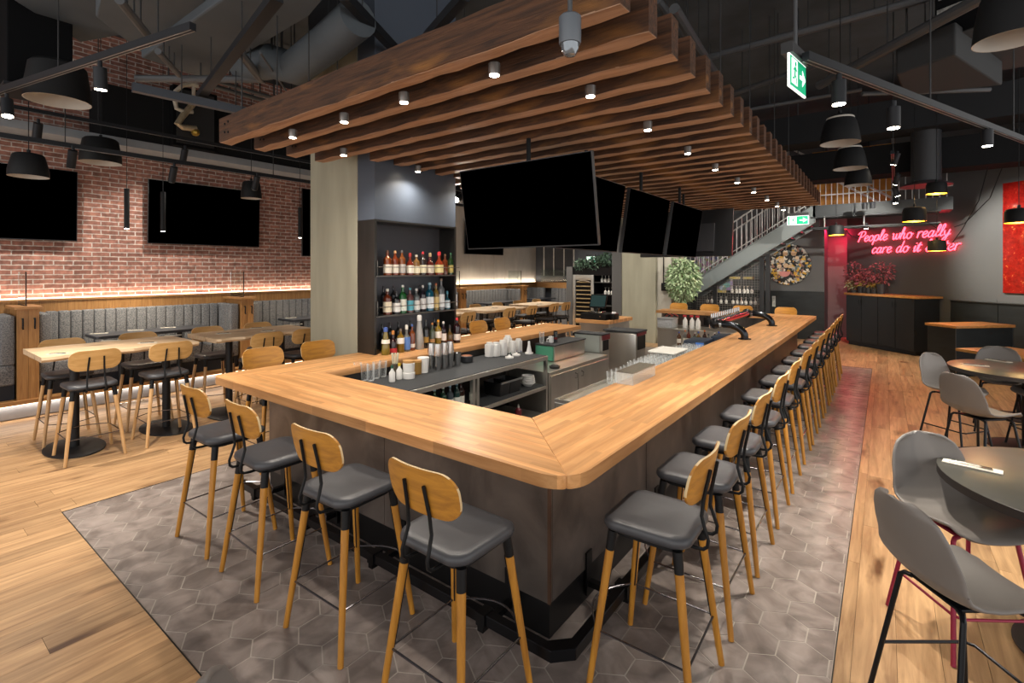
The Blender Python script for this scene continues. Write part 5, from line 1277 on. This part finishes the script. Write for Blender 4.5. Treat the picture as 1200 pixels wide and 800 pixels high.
mb=MB();mb.loft([[tq(x,zz,d) for x,zz in((-4.76,.025),(-4.44,.025),(-4.44,.26),(-4.76,.26))] for d in(-.003,-.001)]);mb.build('touch_screen',M('till_screen','#2f4547',.15),te,False)
pr=thing('receipt_printer','small black receipt printer right of the cash drawer','printer',(-4.24,9.0,ZC))
MB().box(-4.29,-4.2-.0,8.85,9.1,ZC+.001,ZC+.12,.012).build('case',kick,pr);MB().cyl((-4.285,8.97,ZC+.125),(-4.215,8.97,ZC+.125),.03,n=14).build('paper_roll',M('paper_white','#e8e8e6',.7),pr)
# right side underbar: sink, racks of glasses
ub_=thing('underbar_sink','stainless drainboard and sink running under the inner edge of the right worktop','sink',(-2.2,6.5,0))
UX0,UX1=-2.5,-1.89
MB().box(UX0,UX1,3.98,9.35,.70,.80,.006).build('drainboard',ST,ub_,False)
MB().box(UX0,UX0+.02,3.98,9.35,.80,.83,.004).build('front_lip',ST,ub_,False);MB().box(UX1-.03,UX1,3.98,9.35,.8,.99,.004).build('splash_back',ST,ub_,False)
MB().box(UX0+.02,UX1-.03,3.98,4.0,.8,.83).build('end_lip',ST,ub_,False)
for yy in(4.02,6.6,9.25): MB().cyl((UX0+.05,yy,.005),(UX0+.05,yy,.70),.02,n=10).build('leg',ST,ub_)
P_gl=tumbler('drinking_glass',.13,.036,.028);P_cup=tumbler('clear_cup',.15,.046,.034)
rg=random.Random(12);cnt=0
yy=5.0
while yy<7.75:
    for xx in(-2.42,-2.33,-2.24,-2.15,-2.06):
        if 5.45<yy<6.5:
            if int(yy*100)%2>=0 and xx<-2.0:
                o=P_cup.put((xx+rg.uniform(-.01,.01),yy,.801),0,'tall clear cup in the close rows on the drainboard behind the clear box','clear cups on the drainboard')
        else:
            o=P_gl.put((xx+rg.uniform(-.01,.01),yy,.801),0,'clear drinking glass among the rows on the drainboard along the right worktop','drinking glasses on the drainboard')
        o['category']='glass'
    yy+=.11
tr_=thing('tray','flat white tray resting on the rows of glasses','tray',tuple(PZ(785,411,.955)))
c=PZ(785,411,.955);MB().box(c.x-.2,c.x+.16,c.y-.28,c.y+.28,.955,.968,.005).build('tray',M('white_tray','#e3e3dc',.5),tr_,False)
MB().box(c.x-.2,c.x-.185,c.y-.28,c.y+.28,.968,.975).build('rim',M('white_tray','#e3e3dc',.5),tr_,False)
# clear acrylic box on the counter
q0,q1,q2=PZ(722.5,449,ZC),PZ(741.7,452,ZC),PZ(768,440,ZC)
xa,xb,ya,yb=-1.85,-1.70,q1.y,q2.y
gb=thing('clear_box','clear acrylic condiment box standing at the inner edge of the right worktop','box',((xa+xb)/2,(ya+yb)/2,ZC))
ac=M('acrylic','#e8f0ee',.06,alpha=.28,spec=.8)
mb=MB();mb.box(xa,xb,ya,ya+.006,ZC+.001,ZC+.10);mb.box(xa,xb,yb-.006,yb,ZC+.001,ZC+.10);mb.box(xa,xa+.006,ya+.006,yb-.006,ZC+.001,ZC+.1);mb.box(xb-.006,xb,ya+.006,yb-.006,ZC+.001,ZC+.1);mb.build('walls',ac,gb,False)
MB().box(xa-.004,xb+.004,ya-.004,yb+.004,ZC+.101,ZC+.107).build('lid',M('smoked_lid','#6a6258',.12,alpha=.75),gb,False)
# beer tower
pipe=M('gunmetal_pipe','#33363a',.2,.9);BX=-1.58
bt_=thing('beer_tower','black pipe beer tower with a row of chrome taps bridging along the right worktop','beer tower',(BX,8.6,ZC))
ya,yb=7.55,9.65
for yy in(ya,yb):
    P=[(BX,yy,ZC)]+[(BX-.28*(1-math.cos(PI/2*i/8)),yy,ZC+.04+.16*math.sin(PI/2*i/8)) for i in range(9)]+[(BX-.36,yy,ZC+.2)]
    MB().tube(P,.05,16).build('arm',pipe,bt_);MB().lathe((BX,yy,ZC),[(.085,.001),(.085,.012),(.06,.016)],24).build('flange',pipe,bt_)
    MB().sphere((BX-.40,yy,ZC+.2),.082,n=16).build('elbow_joint',kick,bt_)
    MB().cyl((BX-.30,yy,ZC+.2),(BX-.335,yy,ZC+.2),.058,n=18).build('clamp',silver,bt_)
MB().cyl((BX-.40,ya+.05,ZC+.2),(BX-.40,yb-.05,ZC+.2),.056,n=18).build('crossbar',pipe,bt_)
MB().box(BX-.343,BX-.338,ya+.12,yb-.12,ZC+.185,ZC+.215).build('red_stripe',M('red_enamel','#b32233',.3),bt_,False)
for k in range(16):
    y=ya+.18+k*(yb-ya-.36)/15
    mb=MB();mb.tube([(BX-.45,y,ZC+.2),(BX-.50,y,ZC+.2),(BX-.52,y,ZC+.17),(BX-.525,y,ZC+.10)],.012,8);mb.cyl((BX-.5,y,ZC+.21),(BX-.5,y,ZC+.24),.008,n=8);mb.cyl((BX-.5,y,ZC+.24),(BX-.5,y,ZC+.32),.014,.010,n=8);mb.build('tap',silver,bt_)
MB().box(BX-.62,BX-.44,ya+.1,yb-.1,ZC-.35,ZC-.31,.004).build('drip_tray',ST,bt_,False)
# far inside: crate, spray bottles, cocktail bottles, blue caddies
def atX(px,py,x,z): q=PX(px,py,x);return Vector((x,q.y,z))
fs=thing('far_work_station','stainless far work station crossing the inside end of the bar','work station',(-3.2,11.2,0))
MB().box(-4.1,-2.0,10.9,11.68,.02,.72,.006).build('body',ST,fs,False);MB().box(-4.12,-1.98,10.88,11.69,.72,.75,.004).build('worktop',ST,fs,False)
sr=thing('speed_rail','stainless shelf of bottles inside the far part of the bar','shelf',(-2.9,10.2,0))
MB().box(-3.4,-2.3,9.75,10.35,.50,.54,.004).build('shelf',ST,sr,False)
for x in(-3.35,-2.35): MB().box(x-.02,x+.02,10.0,10.1,.01,.50).build('leg',ST,sr,False)
rb=random.Random(21);cl=['7a4a2a','a6a49c','8a3a24','3a5a4a','9a7a3a','5a3a30','a8a8a0','7a2a2a']
for k in range(11):
    p=Vector((-3.3+k*.095,9.95+.08*(k%2),.54));bottle(p,.27+.03*(k%3),.04,cl[k%8],'d8d4c8',('2f4fa0','c06a2a','2a2a2a','b8b4ac')[k%4],'liquor bottle in the inner bar shelf, '+(words[k] if k<11 else '')+' from the left','bottles on the inner bar shelf')
for k,px in enumerate((803,811,818)):
    p=PY(px,387,11.2);p=Vector((p.x,11.2,.75))
    t=thing('spray_bottle','white spray bottle with red trigger on the far work station, '+('left','middle','right')[k]+' one','bottle',tuple(p),'spray bottles')
    MB().lathe(p,[(.05,.001),(.055,.01),(.052,.16),(.018,.22),(.018,.24)],16).build('body',whit,t)
    MB().box(p.x-.05,p.x+.03,p.y-.012,p.y+.012,.75+.24,.75+.29,.006).build('trigger',M('trigger_red','#b8303a',.4),t)
cr=thing('glass_washer_crate','grey plastic rack crate on the far work station','crate',tuple(PY(781,387,11.0)))
p=PY(781,387,11.0);MB().box(p.x-.18,p.x+.16,10.92,11.3,.751,.94,.01).build('crate',M('grey_crate','#a9acae',.5,var=.15,scale=30),cr)
MB().box(p.x-.19,p.x+.17,10.91,11.31,.94,.96,.004).build('rim',M('grey_crate_rim','#8d9092',.5),cr,False)
tp=thing('tap_bracket','red and black hoses bunched above the crate on the far work station','hoses',tuple(PY(775,368,11.3)))
for k in range(4): MB().tube([(p.x-.2+.06*k,11.42,.755),(p.x-.23+.06*k,11.42,.95),(p.x-.15+.06*k,11.42,1.03),(p.x-.05+.06*k,11.4,.98)],.012,6).build('hose',M('hose_red','#a8302a',.4) if k%2 else BLACK,tp)
for k,(cx_,cy_) in enumerate(((-2.36,8.05),(-2.14,8.75))):
    p=Vector((cx_,cy_,0));t=thing('bottle_caddy','dark blue caddy with bright blue end inside the bar, '+('left','right')[k]+' one','caddy',(p.x,p.y,.80),'blue caddies')
    MB().box(p.x-.16,p.x+.16,p.y-.25,p.y+.25,.801,.95,.01).build('body',M('navy_caddy','#1f2c3e',.4),t)
    MB().box(p.x+.03,p.x+.15,p.y-.262,p.y-.251,.82,.93,.004).build('end_label',M('caddy_blue','#3f78d0',.4),t,False)
so=thing('wall_phone','black bar gun holder hanging on the stainless panel under the far worktop','holder',tuple(PY(828,380,11.6)))
p=PY(828,380,11.6);MB().box(p.x-.08,p.x+.08,11.62,11.71,.78,.98,.02).build('holder',kick,so);MB().cyl((p.x,11.65,.95),(p.x,11.65,.999),.02,n=10).build('gun',kick,so)
# ================= LAMPS, TRACKS, DUCTS =================
trk=M('track_black','#25272b',.5,.3,spec=.3);lensm=M('spot_lens','#fff6e4',.4,emit='#fff2dc',es=26);lens_off=M('shade_white','#c9c5bd',.6)
def seg(name,label,cat,a,b_,w,h,mat_,rods=(),group=None,slot=True):
    a=Vector(a);b_=Vector(b_);t=thing(name,label,cat,tuple((a+b_)/2),group)
    u=(b_-a).normalized();v=Vector((-u.y,u.x,0)).normalized();n=u.cross(v)
    def bar(mb,w,h,dz): return mb.loft([[P+v*x*w/2+n*z*h/2+Vector((0,0,dz)) for x,z in((-1,-1),(1,-1),(1,1),(-1,1))] for P in(a,b_)])
    bar(MB(),w,h,0).build('rail',mat_,t,False)
    if slot:
        mb=MB()
        for s in(-1,1): mb.loft([[P+v*(s*w*.3+x*.003)+Vector((0,0,-h/2-z)) for x,z in((-1,.001),(1,.001),(1,.004),(-1,.004))] for P in(a,b_)])
        mb.build('conductor_strip',M('bare_strip','#9c9c9a',.3,.8),t,False)
    for k in rods: p=a.lerp(b_,k);MB().cyl(p,(p.x,p.y,CZ),.006,n=6).build('hanger_rod',M('dark_rod','#3a3b3d',.5,.6),t)
    return t
def head(px,py,d,label,h=.17,r=.042,aim=(0,0,-1),on_=True,pw=260,up=.06,col=(1,.92,.8),ang=80):
    """cylinder spotlight whose lens is seen at px,py at distance d"""
    p=PD(px,py,d);t=thing('track_spotlight',label,'spotlight',tuple(p),'track spotlights')
    u=-Vector(aim).normalized();q=p+u*h
    MB().tube([p,q],r,18).build('can',trk,t)
    MB().tube([p-u*.004,p+u*.002],r*.86,18).build('lens',lensm if on_ else lens_off,t)
    MB().tube([q,q+Vector((0,0,up))],.018,10).build('stem',trk,t)
    if on_: spot(t,p-u*.012,pw,ang,col,.8,.03,to=p-u*3)
    return t
# left tracks (run along the room)
zT3=4.2
a=PZ(0,122,zT3);xT3=a.x;p2=PX(362,205,xT3)
seg('track_rail','long black lighting track along the brick wall, the upper one',"track",(xT3,a.y-1,zT3),(xT3,13.5,zT3),.05,.05,trk,(.15,.5,.8),'lighting tracks')
zT4=3.72
a=PZ(0,158,zT4);xT4=a.x
seg('track_rail','long black lighting track along the brick wall, the lower one',"track",(xT4,a.y-1,zT4),(xT4,13.5,zT4),.05,.06,trk,(.12,.33,.7),'lighting tracks')
pa=PZ(226,31,3.95);pb=PZ(0,106,3.95);pb=pb+(pb-pa)*.4
seg('track_rail','black lighting track crossing the upper left corner of the view','track',tuple(pb),tuple(pa),.05,.06,trk,(.55,.9),'lighting tracks')
def dX(px,x): return dep(PX(px,300,x))
w_=Vector((-.35,.1,-1))
d1=dep(pa.lerp(pb,.4))
def dtrack(px,A,B_):
    # distance along the view of the point of segment AB seen at column px
    best=None
    for i in range(400):
        q=A.lerp(B_,i/399);c=XH+F*((q.x*rt[0]+q.y*rt[1])/dep(q));e=abs(c-px)
        if best is None or e<best[0]: best=(e,dep(q))
    return best[1]
head(118,105,dtrack(118,pa,pb),'lit cylinder spotlight on the upper left corner track, right one',.19,.05,(-.1,.05,-1))
head(9,136,dtrack(9,pa,pb),'lit cylinder spotlight on the upper left corner track, at the edge of the view',.19,.05,(.25,0,-1))
for px,py,x,l,on_ in((43,163,xT3,'lit cylinder spotlight on the upper wall track above the first wall screen',True),(214,190,xT3,'lit cylinder spotlight on the upper wall track above the second wall screen',True),(83,196,xT4,'dark cylinder spotlight on the lower wall track by the first wall screen',False),(201,213,xT4,'dark cylinder spotlight on the lower wall track by the second wall screen',False),(298,222,xT4,'dark cylinder spotlight on the lower wall track before a drum pendant',False)):
    head(px,py,dX(px,x),l,.22 if on_ else .24,.05,(-.5,0,-1),on_,110,.06,(1,.93,.82),115)
for y_,l in((7.,'first beyond the concrete column'),(10.3,'second beyond the concrete column'),(12.8,'last before the far corner')):  # heads out of view, added to light the far tables
    p=Vector((xT3,y_,zT3-.29));t=thing('track_spotlight','added unseen spotlight on the upper wall track, '+l,'spotlight',tuple(p),'track spotlights')
    MB().cyl(p,p+Vector((0,0,.22)),.05,n=18).build('can',trk,t);MB().cyl(p-Vector((0,0,.004)),p+Vector((0,0,.002)),.043,n=18).build('lens',lensm,t);MB().cyl(p+Vector((0,0,.22)),p+Vector((0,0,.265)),.018,n=10).build('stem',trk,t)
    spot(t,p-Vector((0,0,.012)),260,110,(1,.92,.8),.8,.03,to=p+Vector((1.0,0,-3)))
tb=seg('track_rail','added unseen lighting track behind the far end of the timber canopy','track',(-8.6,11.75,4.0),(-3.0,11.75,4.0),.05,.055,trk,(.1,.5,.9),'lighting tracks')  # unseen track, added with its heads to brighten the back area
for x_,tgt,l in((-8.1,(-7.6,14.,1.2),'aimed at the wine fridge'),(-5.6,(-5.5,13.4,1.5),'aimed at the concrete wall'),(-3.6,(-3.9,14.0,1.4),'aimed at the potted tree')):
    p=Vector((x_,11.75,3.72));t=thing('track_spotlight','added unseen spotlight behind the far end of the canopy, '+l,'spotlight',tuple(p),'track spotlights')
    MB().cyl(p,p+Vector((0,0,.2)),.05,n=18).build('can',trk,t);MB().cyl(p-Vector((0,0,.004)),p+Vector((0,0,.002)),.043,n=18).build('lens',lensm,t);MB().cyl(p+Vector((0,0,.2)),p+Vector((0,0,.255)),.018,n=10).build('stem',trk,t)
    spot(t,p-Vector((0,0,.012)),230 if x_<-8 else 120,85,(1,.94,.85),.8,.03,to=tgt)
# drum and bell pendants
sh_b=M('pendant_black','#151618',.6,spec=.25)
def pendant(kind,label,px,py,d,w,h,inner,rod=True,lit=0,col=(1,.8,.5),group=None,top=.8):
    """px,py = centre of the lower rim, d = distance, w,h = size in pixels"""
    p=PD(px,py,d);k=d/F;r=w*k/2;hh=h*k
    t=thing(kind,label,'pendant lamp',tuple(p),group)
    if kind=='drum_pendant' and inner is lw: prof=[(r,0),(r*.985,hh*.3),(r*(top+.04),hh*.90),(r*top*.93,hh*.97),(r*top*.7,hh)]
    elif kind=='drum_pendant': prof=[(r,0),(r*.99,hh*.3),(r*(.97 if top>.75 else .9),hh*.75),(r*top,hh*.94),(r*.5*top,hh)]
    else: prof=[(r,0),(r*.93,hh*.35),(r*.80,hh*.7),(r*.62,hh*.93),(r*.3,hh)]
    MB().lathe(p,prof+[(.001,hh)],28,cap=False).build('shade',sh_b,t)
    MB().lathe(p,[(r*.999,.0005),(r*.965,.0005),(r*.93,hh*.3),(r*.85*top,hh*.88),(.001,hh*.9)],28,cap=False).build('lining',inner,t)
    mb=MB();mb.cyl((p.x,p.y,p.z+hh),(p.x,p.y,p.z+hh+.05),.02,n=10);mb.cyl((p.x,p.y,p.z+hh+.05),(p.x,p.y,CZ),.005,n=6);mb.build('cord',BLACK,t)
    if lit:
        MB().sphere((p.x,p.y,p.z+hh*.45),min(.05,r*.35),n=10).build('globe',M('globe_warm','#ffd9a0',.4,emit='#ffc67a',es=6),t)
        point(t,(p.x,p.y,p.z+.02),lit,col,.05)
    return t
lw=M('lining_grey','#bdb8b0',.6);ly=M('lining_gold','#c9962a',.45,.4)
gpd='black drum pendants on the left';
pendant('drum_pendant','large black drum pendant in the upper left corner behind the corner track',68,119,5.6,61,45,lw,group=gpd,top=.82)
pendant('drum_pendant','black drum pendant before the left wall screen',33.5,207,6.2,37,27,lw,group=gpd,top=.74)
pendant('drum_pendant','black drum pendant before the bricks between the two wall screens, behind the lower track',118,191,7.4,40,29,lw,group=gpd,top=.8)
pendant('drum_pendant','black drum pendant at the right end of the second wall screen',294.5,232.5,9.,22,20,lw,group=gpd,top=.8)
def slim(px,y0_,y1_,d,l):
    a=PD(px,y1_,d);b_=PD(px,y0_,d);t=thing('slim_pendant',l,'pendant lamp',tuple(a),'slim tube pendants')
    MB().cyl(a,b_,.035,n=14).build('tube',sh_b,t);MB().cyl(a-Vector((0,0,.003)),a+Vector((0,0,.004)),.028,n=14).build('lens',lensm,t)
    MB().cyl(b_,(b_.x,b_.y,CZ),.004,n=6).build('cord',BLACK,t)
    spot(t,a-Vector((0,0,.01)),70,100,(1,.85,.65),.7,.03)
slim(148.5,221,268,7.7,'slim black tube pendant between the two wall screens')
slim(191,225,271,7.9,'slim black tube pendant before the second wall screen')
slim(351.5,243,278.5,9.6,'slim black tube pendant just left of the concrete column')
slim(573,246,281,15.,'slim black tube pendant behind the front bar screen')
# right track and heads
zR=3.45
ra=PZ(952,69,zR);rb_=PZ(1200,164,zR);rb2=rb_+(rb_-ra)*.5;ra2=ra-(rb_-ra)*.02
seg('track_rail','black lighting track slanting across the upper right of the view','track',tuple(ra2),tuple(rb2),.05,.055,trk,(.3,.62),'lighting tracks')
for px,py,l in((983,122,'lit cylinder spotlight at the left end of the right track'),(1047,150,'lit cylinder spotlight at the middle of the right track'),(1157,171,'lit cylinder spotlight at the right end of the right track')):
    head(px,py,dtrack(px,ra,rb2),l,.16,.045,(0,.0,-1),True,160,.05)
rp0=PD(1047,193,8.6)
for (px,py,d,l),tgt,pw_ in zip(((1047,193,8.6,'upper'),(1049,216,9.6,'middle'),(1052,229.5,10.4,'lower'),(1049.5,238,11.2,'lowest')),((-3.6,14.2,1.3),(-2.2,16.6,1.9),(2.4,14.6,2.4),(.4,13.5,0)),(520,420,520,160)):
    p=PD(px,py,d);v=(Vector(tgt)-p).normalized()
    head(px,py,d,'lit cylinder spotlight on the second right track in a line behind one another, '+l+' one',.2,.05,(v.x*.45,v.y*.45,-1),True,0.1,.03)
    lt=[o for o in COL.objects if o.type=='LIGHT' and o.parent and o.parent.get('label','').endswith('behind one another, '+l+' one')][0]
    lt.data.energy=pw_;lt.data.spot_size=rad(70);lt.rotation_euler=v.to_track_quat('-Z','Y').to_euler()
r0=PD(1047,193,8.6);r1=PD(1049.5,238,11.2)
seg('track_rail','black lighting track running away from the camera at the right','track',(r0.x-.02,r0.y-.6,3.98),(r1.x+.02,r1.y+2,3.62),.05,.055,trk,(.2,.8),'lighting tracks')
gbl='black bell pendants on the right'
pendant('bell_pendant','large black bell pendant in the upper right corner',1184,47,2.9,68,70,lw,group=gbl)
pendant('bell_pendant','black bell pendant right of the hanging exit sign, nearest of three in a row',984.5,168,6.2,41,34,lw,group=gbl)
pendant('bell_pendant','black bell pendant, middle of three in a row behind the hanging exit sign',996,197.5,7.4,34,28,lw,group=gbl)
pendant('bell_pendant','black bell pendant, farthest of three in a row behind the hanging exit sign',1005.5,217,8.8,28,22,lw,group=gbl)
gdr='black drum pendants with gold lining'
for px,py,d,w,h,l in((980,275.5,11.5,16,12,'left one before the red niche'),(1071.5,259.5,9.5,23,17,'above the neon sign'),(1098,294,9.8,18,13,'before the second neon line'),(1097.5,227,9.4,20,14,'before the upper landing railing'),(1194,261,7.5,26,17,'before the red panel at the right edge')):
    pendant('drum_pendant','small black drum pendant with gold lining, '+l,px,py,d,w,h,ly,group=gdr,lit=14,col=(1,.72,.3),top=.86)
# swag cords
t=thing('swag_cords','pair of black cords swagging down to the pendants before the neon wall','cords',tuple(PD(1140,250,9.)))
for pts in(((1175,195),(1160,232),(1130,262),(1118,266)),((1158,195),(1147,235),(1128,268),(1112,290)),((1083,258),(1090,262),(1097,267)),((992,270),(998,277),(1006,279))):
    MB().tube([PD(x,y,9.2) for x,y in pts],.007,6).build('cord',BLACK,t)
# ceiling services
duct=M('painted_duct','#4a5157',.75,var=.12,scale=1.5,bump=.05);pip=M('grey_pipe','#55575a',.5,.4);black_d=M('black_duct','#101113',.9,spec=.1)
def at(px,py,z): return PZ(px,py,z)
def pipe_(name,label,cat,pts,r,mt=pip,n=12,group=None):
    P=[Vector(p) for p in pts];c=sum(P,Vector())/len(P);t=thing(name,label,cat,tuple(c),group)
    MB().tube(P,r,n).build('run',mt,t)
    mb=MB()
    for k in range(1,4):
        q=P[0].lerp(P[-1],k/4) if len(P)==2 else P[min(len(P)-1,k*len(P)//4)]
        mb.cyl((q.x,q.y,q.z),(q.x,q.y,CZ),.008,n=6)
    build_split(mb,'hanger',M('dark_rod','#3a3b3d',.5,.6),t)
    return t
# wide flat ducts at the upper left
def slabduct(label,poly,z,h,mt=None):
    P=[at(x,y,z) for x,y in poly];t=thing('air_duct',label,'duct',tuple(sum(P,Vector())/len(P)),'ceiling ducts')
    MB().prism([(p.x,p.y) for p in P],z,z+h,.02).build('trunk',mt or duct,t,False)
    c=sum(P,Vector())/len(P);mb=MB();mb.cyl((c.x-.3,c.y,z+h),(c.x-.3,c.y,CZ),.01,n=6);mb.cyl((c.x+.3,c.y,z+h),(c.x+.3,c.y,CZ),.01,n=6);build_split(mb,'hanger',M('dark_rod','#3a3b3d',.5,.6),t)
slabduct('broad grey painted duct across the upper left ceiling, left part',((118,0),(112,20),(166,62),(232,18),(262,-8),(150,-40)),4.7,.5)
slabduct('broad grey painted duct across the upper left ceiling, right part',((165,68),(240,92),(362,18),(390,-12),(300,-30)),4.6,.5)
slabduct('flat grey duct face between the corner pendant and the black drop',((15,0),(95,50),(160,38),(108,-40),(20,-40)),5.0,.4)
pipe_('round_duct','curved round grey duct rising left of the concrete column','duct',[at(420,20,4.6),at(385,50,4.55),at(345,80,4.5),at(318,72,4.55),at(285,78,4.6)],.20,duct,18)
pd=PD(42,60,5.9)
t=thing('black_chute','square black drop duct in the upper left corner','duct',(pd.x,pd.y,3.7))
MB().box(pd.x-.28,pd.x+.28,pd.y-.28,pd.y+.28,PD(42,110,5.9).z,CZ,.01).build('chute',black_d,t,False);MB().box(pd.x-.31,pd.x+.31,pd.y-.31,pd.y+.31,PD(42,113,5.9).z,PD(42,110,5.9).z).build('collar',trk,t,False)
seg('strut_channel','slanting steel strut channel rising from the canopy toward the camera',"strut",tuple(at(235,113,4.1)),tuple(at(325,-4,4.1)),.09,.07,trk,(.2,),'steel struts',False)
seg('strut_channel','blue grey steel strut channel ending beside the front timber beam',"strut",tuple(at(155,102,4.0)),tuple(at(288,131,4.0)),.08,.09,M('strut_grey','#4a4f57',.45,.5),(.4,.9),'steel struts',False)
seg('strut_channel','steel strut channel crossing above the concrete column',"strut",tuple(at(403,-5,4.6)),tuple(at(465,60,4.6)),.09,.09,trk,(.3,),'steel struts',False)
seg('strut_channel','steel strut channel behind the top of the front timber beam',"strut",tuple(at(500,45,4.5)),tuple(at(545,-5,4.5)),.09,.09,trk,(.3,),'steel struts',False)
gp_='ceiling pipes'
for i,(pts,r) in enumerate((((140,0,172,40),.04),((185,60,210,88),.035),((160,92,310,93),.045),((280,60,305,92),.05),((240,98,345,128),.03),((250,94,352,124),.025),((305,62,350,128),.012))):
    pipe_('ceiling_pipe','grey ceiling pipe above the left side, '+('steep one left of the broad duct','short one under the broad duct','level one behind the struts','short fat one right of the strut','upper of two sloping thin ones','lower of two sloping thin ones','thin slanting rod by the round duct')[i],'pipe',[at(pts[0],pts[1],4.4),at(pts[2],pts[3],4.4)],r,pip,10,gp_)
pv=thing('valve_pipes','white and brass valve pipework on a black panel left of the front timber beam','pipework',tuple(PX(218,125,WX+1.0)))
X_=WX+1.0
W=lambda px,py:PX(px,py,X_)
MB().tube([W(232,101),W(225,99),W(214,100),W(206,107),W(205,118),W(207,127),W(214,130),W(226,131)],.035,10).build('bent_pipe',M('worn_white_pipe','#b7b0a2',.5,var=.2,scale=12),pv)
MB().tube([W(226,122),W(214,136),W(208,145),W(214,149),W(230,151)],.05,10).build('brass_pipe',M('worn_brass_pipe','#a99a80',.4,.5,var=.25,scale=12),pv)
MB().tube([W(227,102),W(227,122)],.03,8).build('riser',M('worn_white_pipe','#b7b0a2',.5),pv)
for a_,b_2 in((206,112),(214,100),(226,131)): q=W(a_,b_2);MB().cyl((WX+.722,q.y,q.z),(X_,q.y,q.z),.015,n=8).build('pipe_clamp',BLACK,pv)
mb=MB();q=W(229,155);mb.sphere(q,.07,n=8);mb.build('valve',M('brass','#a8893f',.35,.9),pv)
q0,q1=W(206,168),W(258,110);t=thing('electrical_cabinet','flat black electrical cabinet behind the valve pipes','cabinet',((q0.x+q1.x)/2,(q0.y+q1.y)/2,q0.z))
MB().box(WX+.721,X_-.12,q0.y,q1.y,q0.z,q1.z,.004).build('panel',black_d,t,False);MB().box(X_-.12,X_-.115,q0.y+.05,q1.y-.05,q0.z+.05,q1.z-.05).build('door',M('panel_door','#232426',.6),t,False)
# right ceiling
gd='ceiling pipes on the right'
for i,(a_,b_,z,r) in enumerate((((790,10),(840,90),5.0,.06),((770,0),(812,55),5.2,.05),((820,70),(1115,-10),5.2,.05),((800,130),(960,75),5.0,.045),((960,100),(1160,-8),4.6,.06),((1010,110),(1160,105),4.4,.03),((870,130),(1010,105),4.6,.03))):
    pipe_('ceiling_pipe','dark grey ceiling pipe over the right side, '+('slanting one by the beam ends','short one behind the front beams','long upper one','middle one behind the exit sign','long one under the black unit','thin level one under the black unit','thin one left of the right track')[i],'pipe',[at(a_[0],a_[1],z),at(b_[0],b_[1],z)],r,pip,10,gd)
zU=4.6
u=[at(1095,48,zU),at(1210,8,zU),at(1230,72,zU),at(1170,82,zU)]
t=thing('ceiling_unit','black boxed ceiling unit with paper stickers in the upper right','air unit',tuple(sum(u,Vector())/4))
MB().prism([(p.x,p.y) for p in u],zU,zU+.9,.01).build('casing',black_d,t,False)
MB().prism([(p.x,p.y) for p in u],zU-.012,zU-.001).build('base_pan',M('pan_grey','#39393a',.7),t,False)
u1=(u[1]-u[0]).normalized();n1=Vector((u1.y,-u1.x,0))
if n1.dot(-u[0])<0:n1=-n1
for k,(f_,z_,w_,h_) in enumerate(((.12,.42,.20,.08),(.14,.20,.26,.12))):
    p=u[0]+u1*(u[1]-u[0]).length*(f_+.06)+n1*.012;mb=MB();mb.obox((p.x,p.y),u1,w_/2,n1,.002,zU+z_,zU+z_+h_);mb.build('sticker',M('sticker_pale','#8b8b89',.7,var=.5,scale=30),t,False)
slabduct('flat dark duct below the black ceiling unit at the upper right',((1050,88),(1120,64),(1175,100),(1060,112)),4.3,.35,M('dark_painted_duct','#2c2e30',.85))
# flue with a flared disc over the landing
pf=PD(1085,215,9.9);t=thing('flue','round dark flue with a flared disc hanging before the upper landing','flue',tuple(pf))
MB().cyl(pf,(pf.x,pf.y,CZ-.003),.24,n=24).build('pipe',M('flue_dark','#303236',.6),t);MB().lathe((pf.x,pf.y,pf.z-.05),[(.42,.0),(.40,.03),(.24,.09)],28).build('disc',M('flue_disc','#4a3a40',.5),t)
# post carrying the landing
pq=PY(1009.5,260,13.6);t=thing('steel_post','dark steel post standing before the red niche under the landing','post',(pq.x,13.6,0)) if False else None
ht=thing('hanging_spots','cluster of small black spotlights on a drop rod before the landing fascia','spotlight',tuple(PD(1018,240,11.)))
p=PD(1018,239,11.);mb=MB();mb.cyl(p,(p.x,p.y,CZ),.01,n=6);mb.build('rod',BLACK,ht)
for dx in(-.07,.07): MB().cyl((p.x+dx,p.y,p.z-.1),(p.x+dx,p.y-.03,p.z+.03),.05,n=12).build('can',trk,ht)
p=PD(1015,268,12.);t=thing('ceiling_spot','single bright small spotlight under the landing left of the neon text','spotlight',tuple(p))
MB().cyl(p,p+Vector((0,0,.14)),.05,n=12).build('can',trk,t);MB().cyl(p-Vector((0,0,.004)),p+Vector((0,0,.002)),.04,n=12).build('lens',lensm,t);spot(t,p-Vector((0,0,.01)),40,90)
# bright spot at the painted shaft
p=PD(535,234,7.9);t=thing('track_spotlight','bright spotlight glaring beside the painted shaft left of the front bar screen','spotlight',tuple(p),'track spotlights')
MB().cyl(p,p+Vector((.0,.16,.1)),.05,n=14).build('can',trk,t);MB().sphere(p,.045,n=10).build('lens',lensm,t);spot(t,p+Vector((.03,-.04,-.02)),65,110,(1,.95,.88),.6,.03,to=PX(500,240,-4.68))
# ---------- daylight from the open street side behind the camera
w=bpy.data.worlds.new('world');SC.world=w;w.use_nodes=True
bg=w.node_tree.nodes['Background'];bg.inputs[0].default_value=(1,.97,.94,1);bg.inputs[1].default_value=1.05
SC.view_settings.exposure=.8
